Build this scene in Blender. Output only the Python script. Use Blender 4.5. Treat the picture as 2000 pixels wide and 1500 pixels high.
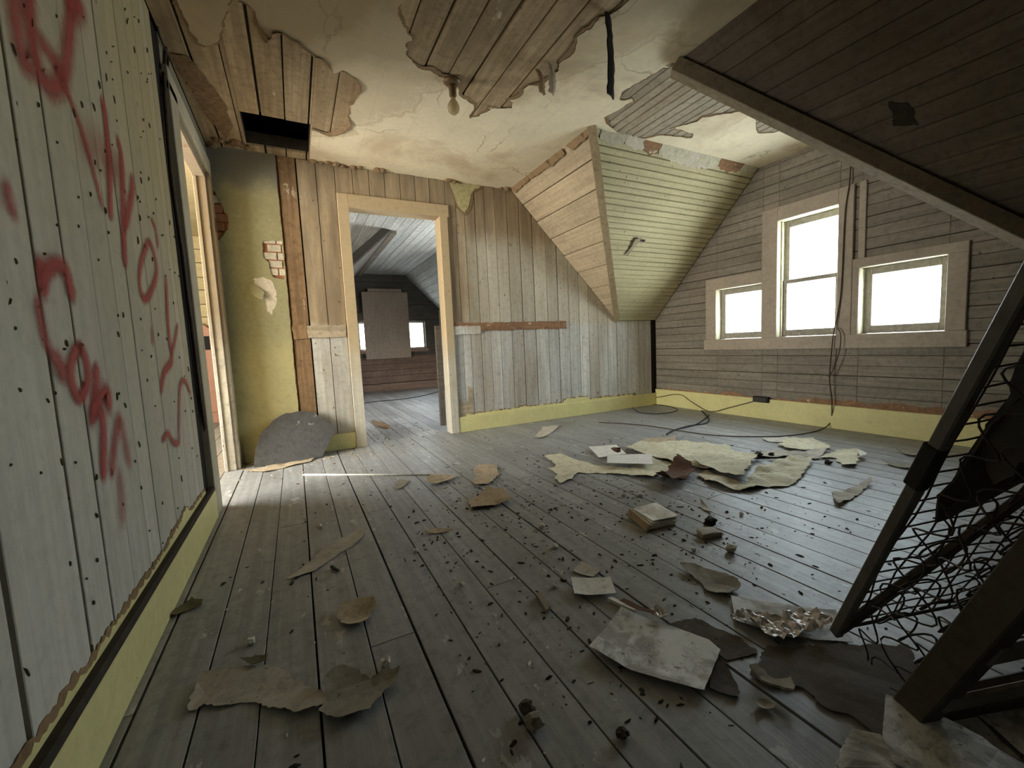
import bpy, bmesh, math, random
from mathutils import Vector, Matrix, noise as mnoise
from mathutils.geometry import delaunay_2d_cdt

# ------------------------------------------------------------------ scene, camera, light
for o in list(bpy.data.objects): bpy.data.objects.remove(o)
scene = bpy.context.scene
C = scene.collection
random.seed(7)

CAMZ = 0.8116
FWD = Vector((0.453675, 0.886419, -0.091874))
RIGHT = Vector((0.887323, -0.458877, -0.045719))
DOWN = Vector((-0.082685, -0.060780, -0.994721))
FPX = 818.19                                    # focal length in pixels of the 2000 x 1500 frame
cam_d = bpy.data.cameras.new('camera'); cam = bpy.data.objects.new('camera', cam_d); C.objects.link(cam)
cam_d.sensor_width = 36; cam_d.lens = FPX / 2000 * 36; cam_d.clip_start = 0.02; cam_d.clip_end = 200
M = Matrix((RIGHT, -DOWN, -FWD)).transposed().to_4x4(); M.translation = (0, 0, CAMZ)
cam.matrix_world = M
scene.camera = cam

vs = scene.view_settings
vs.view_transform = 'Standard'; vs.look = 'None'; vs.gamma = 1; vs.use_curve_mapping = False
vs.exposure = 0.45

w = bpy.data.worlds.new('sky'); scene.world = w; w.use_nodes = True
wn = w.node_tree; bgn = wn.nodes['Background']
tc = wn.nodes.new('ShaderNodeTexCoord'); sep = wn.nodes.new('ShaderNodeSeparateXYZ'); wr = wn.nodes.new('ShaderNodeValToRGB')
wn.links.new(tc.outputs['Generated'], sep.inputs[0]); wn.links.new(sep.outputs['Z'], wr.inputs[0])
wr.color_ramp.elements[0].position = 0.0; wr.color_ramp.elements[0].color = (0.90, 0.93, 0.92, 1)
wr.color_ramp.elements[1].position = 0.25; wr.color_ramp.elements[1].color = (0.86, 0.95, 1.0, 1)
wn.links.new(wr.outputs[0], bgn.inputs[0]); bgn.inputs[1].default_value = 17.0

def area(name, loc, direction, sx, sy, power, col, portal=False):
    l = bpy.data.lights.new(name, 'AREA'); l.shape = 'RECTANGLE'; l.size = sx; l.size_y = sy
    l.energy = power; l.color = col
    o = bpy.data.objects.new(name, l); C.objects.link(o)
    o.location = loc; o.rotation_euler = Vector(direction).to_track_quat('-Z', 'Y').to_euler()
    if portal: l.cycles.is_portal = True
    return o
# sky portals in the window openings, an added unseen one among them
area('portal_gable_windows', (4.11, 2.07, 1.28), (-1, 0, 0), 1.8, 1.1, 1, (1, 1, 1), True)
area('portal_far_room_windows', (1.83, 8.93, 1.12), (0, -1, 0), 1.4, .7, 1, (1, 1, 1), True)
area('portal_side_room_window', (-2.78, 2.9, 1.3), (1, 0, 0), 2.8, 1.6, 1, (1, 1, 1), True)
area('portal_far_added_window', (3.56, 5.1, 1.3), (-1, 0, 0), 1.4, 1.2, 1, (1, 1, 1), True)  # unseen dormer window, added to brighten the far room
# warm area lamp added outside the side room's unseen window
area('side_room_window_light', (-2.9, 2.7, 1.3), (1, .03, -.05), 2.2, 1.5, 95, (1.0, .78, .48))
# ------------------------------------------------------------------ measures of the place
XL, YB, XR, ZC = -0.4435, 3.7777, 3.9384, 2.3389
XK, ZK, XC, YC, YC2 = 3.3249, 1.0343, 2.0165, 2.4972, 1.7560
YN = 0.475                      # near cheek of the gable bay
YR = -1.6                       # wall behind
YF = 8.75                       # far wall of the next room

def ray(u, v): return FWD + RIGHT * ((u - 1000) / FPX) + DOWN * ((v - 750) / FPX)
def hit(u, v, ax, val):
    d = ray(u, v); o = Vector((0, 0, CAMZ)); t = (val - o[ax]) / d[ax]; return o + d * t
def fl(u, v): return hit(u, v, 2, 0.0)

# ------------------------------------------------------------------ materials
class NB:
    def __init__(s, name):
        s.m = bpy.data.materials.new(name); s.m.use_nodes = True
        s.t = s.m.node_tree; s.n = s.t.nodes; s.l = s.t.links; s.b = s.n['Principled BSDF']
        g = s.n.new('ShaderNodeNewGeometry'); s.pos = g.outputs['Position']
        oi = s.n.new('ShaderNodeObjectInfo'); s.rnd = oi.outputs['Random']
    def lk(s, a, b):
        if isinstance(a, (int, float)): b.default_value = a
        elif isinstance(a, tuple): b.default_value = a if len(a) == len(b.default_value) else (*a, 1)
        else: s.l.new(a, b)
    def math(s, op, a, b=0.0, c=None):
        n = s.n.new('ShaderNodeMath'); n.operation = op; s.lk(a, n.inputs[0]); s.lk(b, n.inputs[1])
        if c is not None: s.lk(c, n.inputs[2])
        return n.outputs[0]
    def vscale(s, v, sc):
        n = s.n.new('ShaderNodeVectorMath'); n.operation = 'MULTIPLY'; s.l.new(v, n.inputs[0]); n.inputs[1].default_value = sc; return n.outputs[0]
    def vadd(s, v, f):
        n = s.n.new('ShaderNodeVectorMath'); n.operation = 'ADD'; s.l.new(v, n.inputs[0]); s.l.new(f, n.inputs[1]); return n.outputs[0]
    def noise(s, v, scale, detail=4, rough=.55, dist=0):
        n = s.n.new('ShaderNodeTexNoise'); s.l.new(v, n.inputs['Vector']); n.inputs['Scale'].default_value = scale
        n.inputs['Detail'].default_value = detail; n.inputs['Roughness'].default_value = rough; n.inputs['Distortion'].default_value = dist
        return n.outputs['Fac']
    def voro(s, v, scale):
        n = s.n.new('ShaderNodeTexVoronoi'); s.l.new(v, n.inputs['Vector']); n.inputs['Scale'].default_value = scale; return n.outputs['Distance']
    def ramp(s, f, a, b):
        n = s.n.new('ShaderNodeMapRange'); n.interpolation_type = 'SMOOTHSTEP'; s.lk(f, n.inputs[0]); n.inputs[1].default_value = a; n.inputs[2].default_value = b; return n.outputs[0]
    def mix(s, f, a, b, mode='MIX'):
        n = s.n.new('ShaderNodeMix'); n.data_type = 'RGBA'; n.blend_type = mode; s.lk(f, n.inputs[0]); s.lk(a, n.inputs[6]); s.lk(b, n.inputs[7]); return n.outputs[2]
    def comp(s, i):
        n = s.n.new('ShaderNodeSeparateXYZ'); s.l.new(s.pos, n.inputs[0]); return n.outputs[i]
    def bump(s, h, strength, dist=.004):
        n = s.n.new('ShaderNodeBump'); n.inputs['Strength'].default_value = strength; n.inputs['Distance'].default_value = dist
        s.l.new(h, n.inputs['Height']); s.l.new(n.outputs[0], s.b.inputs['Normal'])
    def shade(s, f):                      # grey colour from a factor
        n = s.n.new('ShaderNodeCombineColor'); 
        for i in range(3): s.l.new(f, n.inputs[i])
        return n.outputs[0]

def grunge(name, base, stain, chip, axis=None, stain_amt=.6, chip_amt=.3, chip_scale=9, speck=0.0, speck_scale=16, rough=.85, bump=.35, rnd=.15, grain=.35, extra=None, stain_scale=1.6, stretch=1.0, dirt=.55):
    b = NB(name)
    off = b.n.new('ShaderNodeCombineXYZ')
    r7 = b.math('MULTIPLY', b.rnd, 9.0)
    for i in range(3): b.l.new(r7, off.inputs[i])
    p = b.vadd(b.pos, off.outputs[0])
    col = b.mix(b.noise(b.pos, 3.1, 5), tuple(c * .78 for c in base), tuple(min(1, c * 1.2) for c in base))
    gs = [38, 38, 38]
    if axis is not None: gs[axis] = 1.6
    gr = b.noise(b.vscale(p, gs), 1.0, 6, .6)
    if grain: col = b.mix(grain, col, b.mix(b.ramp(gr, .35, .68), tuple(c * .42 for c in base), tuple(min(1, c * 1.22) for c in base)))
    if extra: col = extra(b, col)
    ss = [1, 1, 1]
    if axis is not None: ss[axis] = 1 / stretch
    st = b.ramp(b.noise(b.vscale(b.pos, ss), stain_scale, 8, .62, .4), .47, .66)
    col = b.mix(b.math('MULTIPLY', st, stain_amt), col, stain)
    if dirt: col = b.mix(b.math('MULTIPLY', b.ramp(b.noise(p, 26, 9, .72, .3), .44, .70), dirt), col, tuple(c * .38 for c in base))
    if chip_amt > 0:
        cs = [1, 1, 1]
        if axis is not None: cs[axis] = .5
        ch = b.ramp(b.noise(b.vscale(p, cs), chip_scale, 9, .66), .70 - chip_amt * .22, .72 - chip_amt * .22)
        col = b.mix(ch, col, chip)
    if speck > 0:
        vs_ = [1, 1, 1]
        if axis is not None: vs_[axis] = .55
        vo = b.voro(b.vscale(p, vs_), speck_scale)
        vo = b.math('ADD', vo, b.math('MULTIPLY', b.noise(p, 55, 3), .14))
        sp = b.math('LESS_THAN', vo, speck + .07)
        sp = b.math('MULTIPLY', sp, b.ramp(b.noise(p, 4.5, 2), .42, .5))
        col = b.mix(b.math('MULTIPLY', sp, .9), col, tuple(c * .25 for c in chip))
    v = b.math('ADD', b.math('MULTIPLY', b.rnd, 2 * rnd), 1 - rnd)
    col = b.mix(1.0, col, b.shade(v), 'MULTIPLY')
    b.l.new(col, b.b.inputs['Base Color'])
    b.b.inputs['Roughness'].default_value = rough
    b.b.inputs['Specular IOR Level'].default_value = .3
    if bump: b.bump(gr, bump, .003)
    return b.m

def zone_back(b, col):                    # browner boards above the rail, paler boards below it and to the right
    z = b.comp(2); x = b.comp(0)
    n = b.math('MULTIPLY', b.noise(b.pos, 4.0, 5), .30)
    hi = b.ramp(b.math('ADD', z, n), 1.12, 1.22)
    left = b.math('SUBTRACT', 1.0, b.ramp(b.math('ADD', x, b.math('MULTIPLY', n, .5)), 1.50, 1.68))
    top = b.ramp(b.math('ADD', z, b.math('MULTIPLY', n, .6)), 1.80, 2.05)
    f = b.math('MAXIMUM', b.math('MULTIPLY', hi, left), top)
    col = b.mix(b.math('MULTIPLY', hi, .5), col, (.54, .46, .29))
    g = b.ramp(b.noise(b.vscale(b.pos, (9, 9, 1.1)), 1.0, 8, .7), .35, .68)
    return b.mix(b.math('MULTIPLY', f, .82), col, b.mix(g, (.19, .12, .06), (.46, .335, .185)))
def zone_left(b, col):                    # darker and yellower towards the ceiling and the door
    z = b.comp(2); y = b.comp(1)
    n = b.math('MULTIPLY', b.noise(b.pos, 2.0, 4), .5)
    f = b.ramp(b.math('ADD', b.math('ADD', b.math('MULTIPLY', z, .8), b.math('MULTIPLY', y, .3)), n), .75, 2.5)
    return b.mix(f, col, (.46, .395, .23))
def zone_chimney(b, col):
    z = b.comp(2)
    n = b.math('MULTIPLY', b.noise(b.pos, 5.0, 6), .35)
    col = b.mix(b.math('MULTIPLY', b.ramp(b.math('ADD', z, n), 2.20, 2.32), .9), col, (.20, .185, .15))
    return b.mix(b.ramp(b.math('ADD', z, n), 1.25, .9), col, (.44, .40, .205))
def zone_ceil_boards(b, col):
    x = b.comp(0); f = b.ramp(x, 1.5, 1.9)
    return b.mix(f, col, (.42, .37, .28))
def zone_ceil_paper(b, col):              # old roof leak: the paper is brown with water towards the near left
    n = b.math('MULTIPLY', b.math('SUBTRACT', b.noise(b.pos, 1.5, 7, .6), .5), 1.6)
    f = b.math('ADD', b.math('ADD', b.math('SUBTRACT', 2.72, b.comp(1)), b.math('MULTIPLY', b.math('SUBTRACT', .75, b.comp(0)), 1.0)), n)
    g = b.math('ADD', b.math('MULTIPLY', b.ramp(f, -.05, .10), .30), b.math('ADD', b.math('MULTIPLY', b.ramp(f, .28, .50), .26), b.math('MULTIPLY', b.ramp(f, .75, 1.0), .22)))
    col = b.mix(g, col, (.33, .235, .13))
    m = b.math('ABSOLUTE', b.math('SUBTRACT', f, -.02))
    col = b.mix(b.math('MULTIPLY', b.ramp(m, .05, .0), .4), col, (.40, .28, .15))
    vo = b.n.new('ShaderNodeTexVoronoi'); vo.feature = 'DISTANCE_TO_EDGE'; vo.inputs['Scale'].default_value = 1.5      # cracks
    wv = b.n.new('ShaderNodeTexNoise'); wv.inputs['Scale'].default_value = 5; wv.inputs['Detail'].default_value = 5; b.l.new(b.pos, wv.inputs['Vector'])
    b.l.new(b.vadd(b.vscale(b.pos, (1.3, .6, 1)), b.vscale(wv.outputs['Color'], (.25, .25, .25))), vo.inputs['Vector'])
    ck = b.math('MULTIPLY', b.ramp(vo.outputs['Distance'], .012, .002), b.ramp(b.noise(b.pos, 2.2, 2), .48, .56))
    col = b.mix(b.math('MULTIPLY', ck, .55), col, (.32, .23, .13))
    fx = b.math('ABSOLUTE', b.math('SUBTRACT', b.math('FRACT', b.math('DIVIDE', b.math('ADD', b.comp(0), .13), .276)), .5))          # paper seams over the boards
    return b.mix(b.math('MULTIPLY', b.ramp(fx, .016, .0), .32), col, (.50, .40, .25))

MT = {}
MT['floor'] = grunge('worn_floor_paint', (.322, .325, .322), (.180, .174, .168), (.45, .455, .45), 1, .55, .32, 14, .03, 20, .44, .35, .09, .32, stretch=3, dirt=.5)
MT['floor_far'] = grunge('worn_floor_far', (.42, .41, .40), (.22, .20, .17), (.12, .10, .08), 1, .5, .3, 12, .05, 20, .55, .5, .16, .45, stretch=3)
MT['left'] = grunge('chalky_white_boards', (.575, .56, .495), (.44, .41, .31), (.13, .11, .08), 2, .5, .0, 14, .03, 13, .8, .25, .07, .22, zone_left, stretch=4, dirt=.25)
MT['back'] = grunge('stained_boards', (.62, .605, .55), (.33, .25, .15), (.10, .07, .04), 2, .6, .05, 12, .05, 15, .85, .35, .17, .35, zone_back, stretch=5, dirt=.4)
MT['yellow_slope'] = grunge('pale_yellow_beadboard', (.63, .56, .335), (.48, .42, .25), (.12, .09, .05), 0, .5, .0, 12, .04, 13, .8, .2, .05, .2, stretch=4, dirt=.25)
MT['brown_slope'] = grunge('tan_slope_boards', (.52, .42, .285), (.37, .28, .175), (.10, .07, .04), 1, .5, .05, 10, .05, 15, .85, .3, .08, .3, stretch=4, dirt=.35)
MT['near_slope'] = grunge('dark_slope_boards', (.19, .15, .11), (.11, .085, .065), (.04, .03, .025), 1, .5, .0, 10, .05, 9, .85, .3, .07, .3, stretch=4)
MT['gable'] = grunge('grey_gable_boards', (.285, .25, .20), (.19, .155, .12), (.09, .07, .05), 1, .6, .0, 10, .05, 12, .85, .3, .08, .35, stretch=4)
MT['ceil_board'] = grunge('ceiling_boards', (.46, .345, .21), (.24, .165, .09), (.62, .55, .42), 1, .6, .12, 9, .06, 12, .9, .4, .16, .45, zone_ceil_boards, stretch=3)
MT['ceil_paper'] = grunge('cream_ceiling_paper', (.84, .735, .53), (.52, .39, .235), (.60, .52, .38), None, .7, .0, 6, .0, 16, .9, .12, .0, .06, zone_ceil_paper, stain_scale=1.3, dirt=.10)
MT['backing'] = grunge('brown_paper_backing', (.30, .20, .11), (.19, .12, .06), (.10, .06, .03), None, .5, .2, 20, 0, 16, .95, .4, .0, .2)
MT['dark_wood'] = grunge('dark_lath', (.05, .04, .03), (.03, .025, .02), (.02, .02, .02), None, .3, 0, rnd=.0)
MT['void_black'] = grunge('black_attic', (.012, .011, .01), (.01, .01, .01), (.01, .01, .01), None, 0, 0, rnd=0, bump=0)  # near-black stands in for the unlit depth of hole and joint
MT['yellow_trim'] = grunge('yellow_gloss_paint', (.74, .68, .32), (.60, .53, .27), (.16, .12, .06), None, .4, .0, 16, .03, 17, .55, .15, .02, .08, dirt=.15)
MT['casing'] = grunge('tan_door_casing', (.62, .58, .48), (.50, .40, .24), (.25, .15, .07), 2, .45, .12, 16, .05, 18, .65, .2, .04, .2, dirt=.25, extra=
    lambda b, c: b.mix(b.math('MULTIPLY', b.ramp(b.math('ADD', b.comp(2), b.math('MULTIPLY', b.noise(b.pos, 3, 3), .5)), .7, 1.3), .9), c, (.50, .37, .205)))
MT['olive_casing'] = grunge('olive_door_casing', (.50, .47, .35), (.40, .33, .20), (.22, .14, .07), 2, .5, .15, 16, .04, 18, .6, .2, .04, .2, dirt=.3)
MT['worn_jamb'] = grunge('worn_white_jamb', (.56, .52, .44), (.36, .28, .18), (.24, .15, .08), 2, .6, .35, 16, .04, 20, .7, .3, .04, .4, lambda b, c: b.mix(b.math('MULTIPLY', b.ramp(b.math('ADD', b.comp(2), b.math('MULTIPLY', b.noise(b.pos, 3, 3), .6)), .9, 1.5), .85), c, (.27, .19, .11)))
MT['win_casing'] = grunge('window_casing', (.42, .35, .275), (.31, .25, .19), (.17, .13, .09), None, .5, .05, 12, .03, 18, .6, .2, .03, .12, dirt=.3)
MT['sash'] = grunge('dirty_sash', (.32, .29, .24), (.22, .19, .15), (.62, .6, .52), None, .5, .25, 30, .0, 18, .7, .3, .03, .2)
MT['reveal'] = grunge('yellowed_reveal', (.70, .66, .46), (.5, .45, .3), (.22, .16, .1), 2, .4, .1, 12, .03, 18, .6, .15, .02, .15)
MT['green_plaster'] = grunge('olive_green_plaster', (.355, .33, .185), (.26, .225, .115), (.60, .56, .45), None, .5, .06, 8, .03, 12, .85, .3, .0, .15, zone_chimney, stain_scale=2.2, dirt=.2)
MT['brick_white'] = grunge('limewashed_brick', (.68, .62, .50), (.5, .42, .3), (.4, .2, .12), None, .4, .2, 20, 0, 16, .95, .6, .08, .2)
MT['brick_red'] = grunge('red_brick', (.42, .19, .10), (.30, .13, .07), (.6, .5, .4), None, .5, .2, 20, 0, 16, .95, .6, .15, .2)
MT['patch_plaster'] = grunge('white_plaster', (.72, .65, .52), (.5, .42, .31), (.4, .3, .2), None, .4, .1, 20, 0, 16, .95, .6, .0, .2, dirt=.2)
MT['rail_wood'] = grunge('torn_rail_wood', (.36, .20, .11), (.22, .12, .07), (.62, .52, .38), 0, .5, .45, 14, .05, 20, .9, .5, .1, .4)
MT['rail_pale'] = grunge('pale_rail_wood', (.50, .41, .29), (.34, .24, .15), (.20, .12, .07), 0, .5, .3, 14, .05, 20, .9, .5, .1, .4)
MT['brown_board'] = grunge('stained_brown_board', (.27, .17, .09), (.17, .10, .05), (.45, .38, .26), 2, .5, .2, 12, .05, 20, .9, .5, .1, .5)
MT['hip_board'] = grunge('brown_hip_trim', (.36, .285, .17), (.25, .18, .1), (.1, .07, .04), None, .4, .1, 14, .03, 20, .7, .3, .0, .2)
MT['hip_near'] = grunge('dusty_hip_beam', (.34, .27, .18), (.24, .19, .13), (.5, .46, .38), None, .4, .1, 14, .03, 20, .8, .3, .0, .25)
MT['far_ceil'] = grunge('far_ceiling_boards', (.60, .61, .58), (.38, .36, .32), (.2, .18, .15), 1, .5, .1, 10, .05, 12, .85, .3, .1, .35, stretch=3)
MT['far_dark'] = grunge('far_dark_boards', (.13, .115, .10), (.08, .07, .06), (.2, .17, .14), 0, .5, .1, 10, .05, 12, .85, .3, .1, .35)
MT['far_brown'] = grunge('far_brown_boards', (.30, .205, .16), (.18, .12, .10), (.45, .4, .36), 0, .5, .25, 10, .0, 12, .85, .3, .16, .35)
MT['tan_sheet'] = grunge('tan_panel_sheet', (.42, .34, .27), (.34, .27, .21), (.3, .22, .16), 2, .35, .0, 10, .0, 12, .8, .15, .0, .12)
MT['side_yellow'] = grunge('side_room_yellow_boards', (.46, .375, .20), (.36, .28, .14), (.25, .18, .09), 0, .4, .1, 12, .05, 16, .8, .2, .05, .2, dirt=.2)
MT['side_pink'] = grunge('side_room_pink_wall', (.40, .215, .145), (.33, .17, .115), (.3, .2, .14), None, .4, .05, 12, .0, 16, .8, .2, .0, .1, dirt=.2)
MT['slate'] = grunge('slate_grey_sheet', (.075, .075, .075), (.055, .053, .05), (.24, .23, .21), None, .5, .35, 5, 0, 16, .75, .3, .0, .15)
MT['metal_dark'] = grunge('rusty_dark_iron', (.05, .043, .038), (.09, .05, .03), (.03, .02, .02), None, .4, .1, 20, 0, 16, .55, .3, .0, .1)
MT['bed_wood'] = grunge('dark_bed_wood', (.085, .07, .055), (.05, .04, .03), (.15, .12, .09), None, .4, .15, 16, 0, 16, .8, .4, .0, .2)  # dark brown wood of the frame rails
MT['bed_slat'] = grunge('bed_slat', (.20, .18, .15), (.12, .10, .08), (.3, .26, .2), None, .4, .15, 16, 0, 16, .8, .4, .1, .2)
MT['bed_rail'] = grunge('grey_bed_rail', (.14, .13, .12), (.08, .07, .06), (.05, .04, .03), None, .4, .15, 16, 0, 16, .5, .3, .0, .15)
MT['cable'] = grunge('brown_cable', (.075, .05, .03), (.05, .035, .02), (.03, .02, .02), None, .3, .0, rnd=0, bump=0, rough=.6)
MT['black'] = grunge('black_char', (.022, .02, .018), (.03, .025, .02), (.01, .01, .01), None, .3, 0, rnd=0, rough=.7)
MT['flake_pale'] = grunge('pale_paper_flake', (.52, .48, .40), (.37, .33, .26), (.26, .19, .12), None, .5, .1, 16, .05, 30, .9, .35, .1, .15)
MT['flake_grey'] = grunge('grey_paper_flake', (.33, .295, .235), (.22, .19, .15), (.15, .11, .08), None, .5, .15, 16, .06, 30, .9, .4, .1, .2)
MT['flake_tan'] = grunge('tan_paper_flake', (.46, .37, .26), (.33, .24, .15), (.22, .15, .09), None, .5, .2, 16, .05, 30, .9, .4, .1, .2)
MT['flake_yellow'] = grunge('yellow_plasterboard_flake', (.66, .615, .45), (.50, .45, .32), (.26, .20, .12), None, .45, .12, 14, .05, 24, .9, .3, .06, .12)
MT['cardboard'] = grunge('wet_brown_cardboard', (.105, .085, .065), (.07, .055, .04), (.16, .13, .1), None, .5, .12, 12, .0, 30, .9, .4, .1, .2)
MT['torn_brown'] = grunge('torn_brown_underside', (.14, .075, .045), (.08, .045, .03), (.3, .2, .13), None, .5, .15, 18, 0, 30, .95, .5, .0, .2)
MT['paper'] = grunge('white_page', (.80, .78, .71), (.62, .56, .44), (.35, .28, .2), None, .35, .05, 26, .0, 30, .85, .15, .04, .05)
MT['leaf'] = grunge('dry_leaf', (.13, .12, .06), (.08, .06, .03), (.2, .18, .12), None, .4, .1, 20, 0, 30, .8, .3, .1, .2)
MT['crumb_white'] = grunge('plaster_crumb', (.68, .64, .56), (.5, .45, .37), (.4, .34, .26), None, .4, .1, 30, 0, 30, .95, .4, .2, .1)
MT['crumb_dark'] = grunge('dark_crumb', (.06, .05, .04), (.04, .03, .025), (.1, .08, .06), None, .4, .1, 30, 0, 30, .95, .4, .3, .1)
MT['splinter'] = grunge('wood_splinter', (.30, .26, .2), (.2, .16, .11), (.1, .08, .05), None, .4, .2, 30, 0, 30, .9, .4, .2, .2)
MT['chalk'] = grunge('white_rod', (.82, .78, .70), (.7, .64, .52), (.6, .5, .4), None, .2, 0, rnd=0, bump=0)
MT['brass'] = grunge('tarnished_brass', (.20, .12, .06), (.13, .08, .04), (.3, .2, .1), None, .4, .1, 30, 0, 30, .4, .2, 0, .1)
MT['olive_paper'] = grunge('olive_wallpaper', (.46, .42, .22), (.34, .29, .15), (.3, .22, .12), None, .5, .05, 14, 0, dirt=.2)
MT['foil'] = None

def dirty_page():
    b = NB('dirt_soaked_page')
    base = b.mix(b.noise(b.pos, 40, 6), (.70, .71, .69), (.86, .86, .84))
    d = b.ramp(b.noise(b.pos, 8, 10, .72, .5), .42, .60)
    col = b.mix(b.math('MULTIPLY', d, .72), base, (.20, .175, .14))
    d2 = b.ramp(b.noise(b.pos, 45, 6, .7), .58, .66)
    col = b.mix(b.math('MULTIPLY', d2, .7), col, (.12, .10, .08))
    b.l.new(col, b.b.inputs['Base Color']); b.b.inputs['Roughness'].default_value = .8
    b.bump(b.noise(b.pos, 30, 5), .3); return b.m
MT['dirty_page'] = dirty_page()
def printed_page():
    b = NB('printed_page')
    col = b.mix(b.noise(b.pos, 5, 4), (.76, .75, .70), (.84, .83, .78))
    u = b.n.new('ShaderNodeUVMap').outputs[0]
    n = b.n.new('ShaderNodeSeparateXYZ'); b.l.new(u, n.inputs[0])
    line = b.math('LESS_THAN', b.math('FRACT', b.math('MULTIPLY', n.outputs[1], 11.0)), .42)
    word = b.math('GREATER_THAN', b.noise(b.vscale(u, (34, 11, 1)), 1.0, 2), .47)
    col = b.mix(b.math('MULTIPLY', b.math('MULTIPLY', line, word), .42), col, (.2, .2, .19))
    b.l.new(col, b.b.inputs['Base Color']); b.b.inputs['Roughness'].default_value = .8; return b.m
MT['printed'] = printed_page()
def foil():
    b = NB('crumpled_clear_film')
    b.b.inputs['Base Color'].default_value = (.62, .58, .56, 1); b.b.inputs['Metallic'].default_value = .25; b.b.inputs['Roughness'].default_value = .3
    b.bump(b.noise(b.pos, 60, 6), .6, .004)
    return b.m
MT['foil'] = foil()
def glass():
    b = NB('dusty_window_glass')
    tr = b.n.new('ShaderNodeBsdfTransparent'); gl = b.n.new('ShaderNodeBsdfGlossy'); mx = b.n.new('ShaderNodeMixShader'); mx.inputs[0].default_value = .06
    tl = b.n.new('ShaderNodeBsdfTranslucent'); tl.inputs[0].default_value = (.8, .85, .85, 1); m2 = b.n.new('ShaderNodeMixShader')
    b.l.new(b.math('MULTIPLY', b.ramp(b.noise(b.pos, 6, 6), .35, .7), .16), m2.inputs[0])
    tr.inputs[0].default_value = (.95, .98, .99, 1); gl.inputs['Roughness'].default_value = .08
    b.l.new(tr.outputs[0], mx.inputs[1]); b.l.new(gl.outputs[0], mx.inputs[2])
    b.l.new(mx.outputs[0], m2.inputs[1]); b.l.new(tl.outputs[0], m2.inputs[2])
    b.l.new(m2.outputs[0], b.n['Material Output'].inputs['Surface']); return b.m
MT['glass'] = glass()
def bulb_glass():
    b = NB('frosted_bulb_glass')
    b.b.inputs['Base Color'].default_value = (.62, .52, .33, 1); b.b.inputs['Roughness'].default_value = .18
    b.b.inputs['Transmission Weight'].default_value = .55; b.b.inputs['IOR'].default_value = 1.2; return b.m
MT['bulb'] = bulb_glass()
def spray():
    b = NB('red_spray_paint')
    u = b.n.new('ShaderNodeUVMap').outputs[0]
    n = b.n.new('ShaderNodeSeparateXYZ'); b.l.new(u, n.inputs[0])
    d = b.math('ABSOLUTE', b.math('SUBTRACT', n.outputs[1], .5))
    d = b.math('ADD', d, b.math('MULTIPLY', b.math('SUBTRACT', b.noise(b.pos, 90, 3), .5), .22))
    a = b.math('MULTIPLY', b.ramp(d, .5, .0), n.outputs[0])
    col = b.mix(b.noise(b.pos, 14, 4), (.33, .028, .028), (.45, .06, .05))
    b.l.new(col, b.b.inputs['Base Color']); b.b.inputs['Roughness'].default_value = .7
    b.l.new(b.math('MULTIPLY', a, .93), b.b.inputs['Alpha']); return b.m
MT['spray'] = spray()

# ------------------------------------------------------------------ mesh helpers
def link(name, me, mat, parent=None, label=None, category=None, kind=None, group=None, loc=None):
    if mat is not None:
        me.materials.clear(); me.materials.append(mat)
    o = bpy.data.objects.new(name, me); C.objects.link(o)
    if loc is not None: o.location = loc
    if parent is not None: o.parent = parent
    tag(o, label, category, kind, group); return o
def tag(o, label=None, category=None, kind=None, group=None):
    if label: o['label'] = label
    if category: o['category'] = category
    if kind: o['kind'] = kind
    if group: o['group'] = group
def empty(name, loc, label=None, category=None, group=None, kind=None):
    o = bpy.data.objects.new(name, None); C.objects.link(o); o.location = loc; o.empty_display_size = .05
    tag(o, label, category, kind, group); return o
def finish(bm, name, smooth=False):
    bmesh.ops.recalc_face_normals(bm, faces=bm.faces)
    if smooth:
        for f in bm.faces: f.smooth = True
    me = bpy.data.meshes.new(name); bm.to_mesh(me); bm.free(); return me
class Frame:
    def __init__(s, o, a, b, n): s.o, s.a, s.b, s.n = map(Vector, (o, a, b, n))
    def __call__(s, x, y, d=0.0): return s.o + s.a * x + s.b * y + s.n * d
def clip(poly, nx, ny, c):
    out = []
    for i in range(len(poly)):
        p, q = poly[i], poly[(i + 1) % len(poly)]
        dp, dq = nx * p[0] + ny * p[1] - c, nx * q[0] + ny * q[1] - c
        if dp <= 0: out.append(p)
        if (dp < 0 < dq) or (dq < 0 < dp):
            t = dp / (dp - dq); out.append((p[0] + (q[0] - p[0]) * t, p[1] + (q[1] - p[1]) * t))
    return out
def parea(p): return .5 * sum(p[i][0] * p[(i + 1) % len(p)][1] - p[(i + 1) % len(p)][0] * p[i][1] for i in range(len(p)))
def clip_convex(poly, region):
    if parea(region) < 0: region = region[::-1]
    for i in range(len(region)):
        p, q = region[i], region[(i + 1) % len(region)]
        nx, ny = q[1] - p[1], p[0] - q[0]
        poly = clip(poly, nx, ny, nx * p[0] + ny * p[1])
        if len(poly) < 3: return []
    return poly
def sub_rect(polys, r):
    x0, x1, y0, y1 = r; out = []
    for p in polys:
        for q in (clip(p, 1, 0, x0), clip(p, -1, 0, -x1)):
            if len(q) > 2 and abs(parea(q)) > 1e-5: out.append(q)
        m = clip(clip(p, -1, 0, -x0) or [(0, 0)], 1, 0, x1)
        if len(m) > 2:
            for q in (clip(m, 0, 1, y0), clip(m, 0, -1, -y1)):
                if len(q) > 2 and abs(parea(q)) > 1e-5: out.append(q)
    return out
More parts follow.
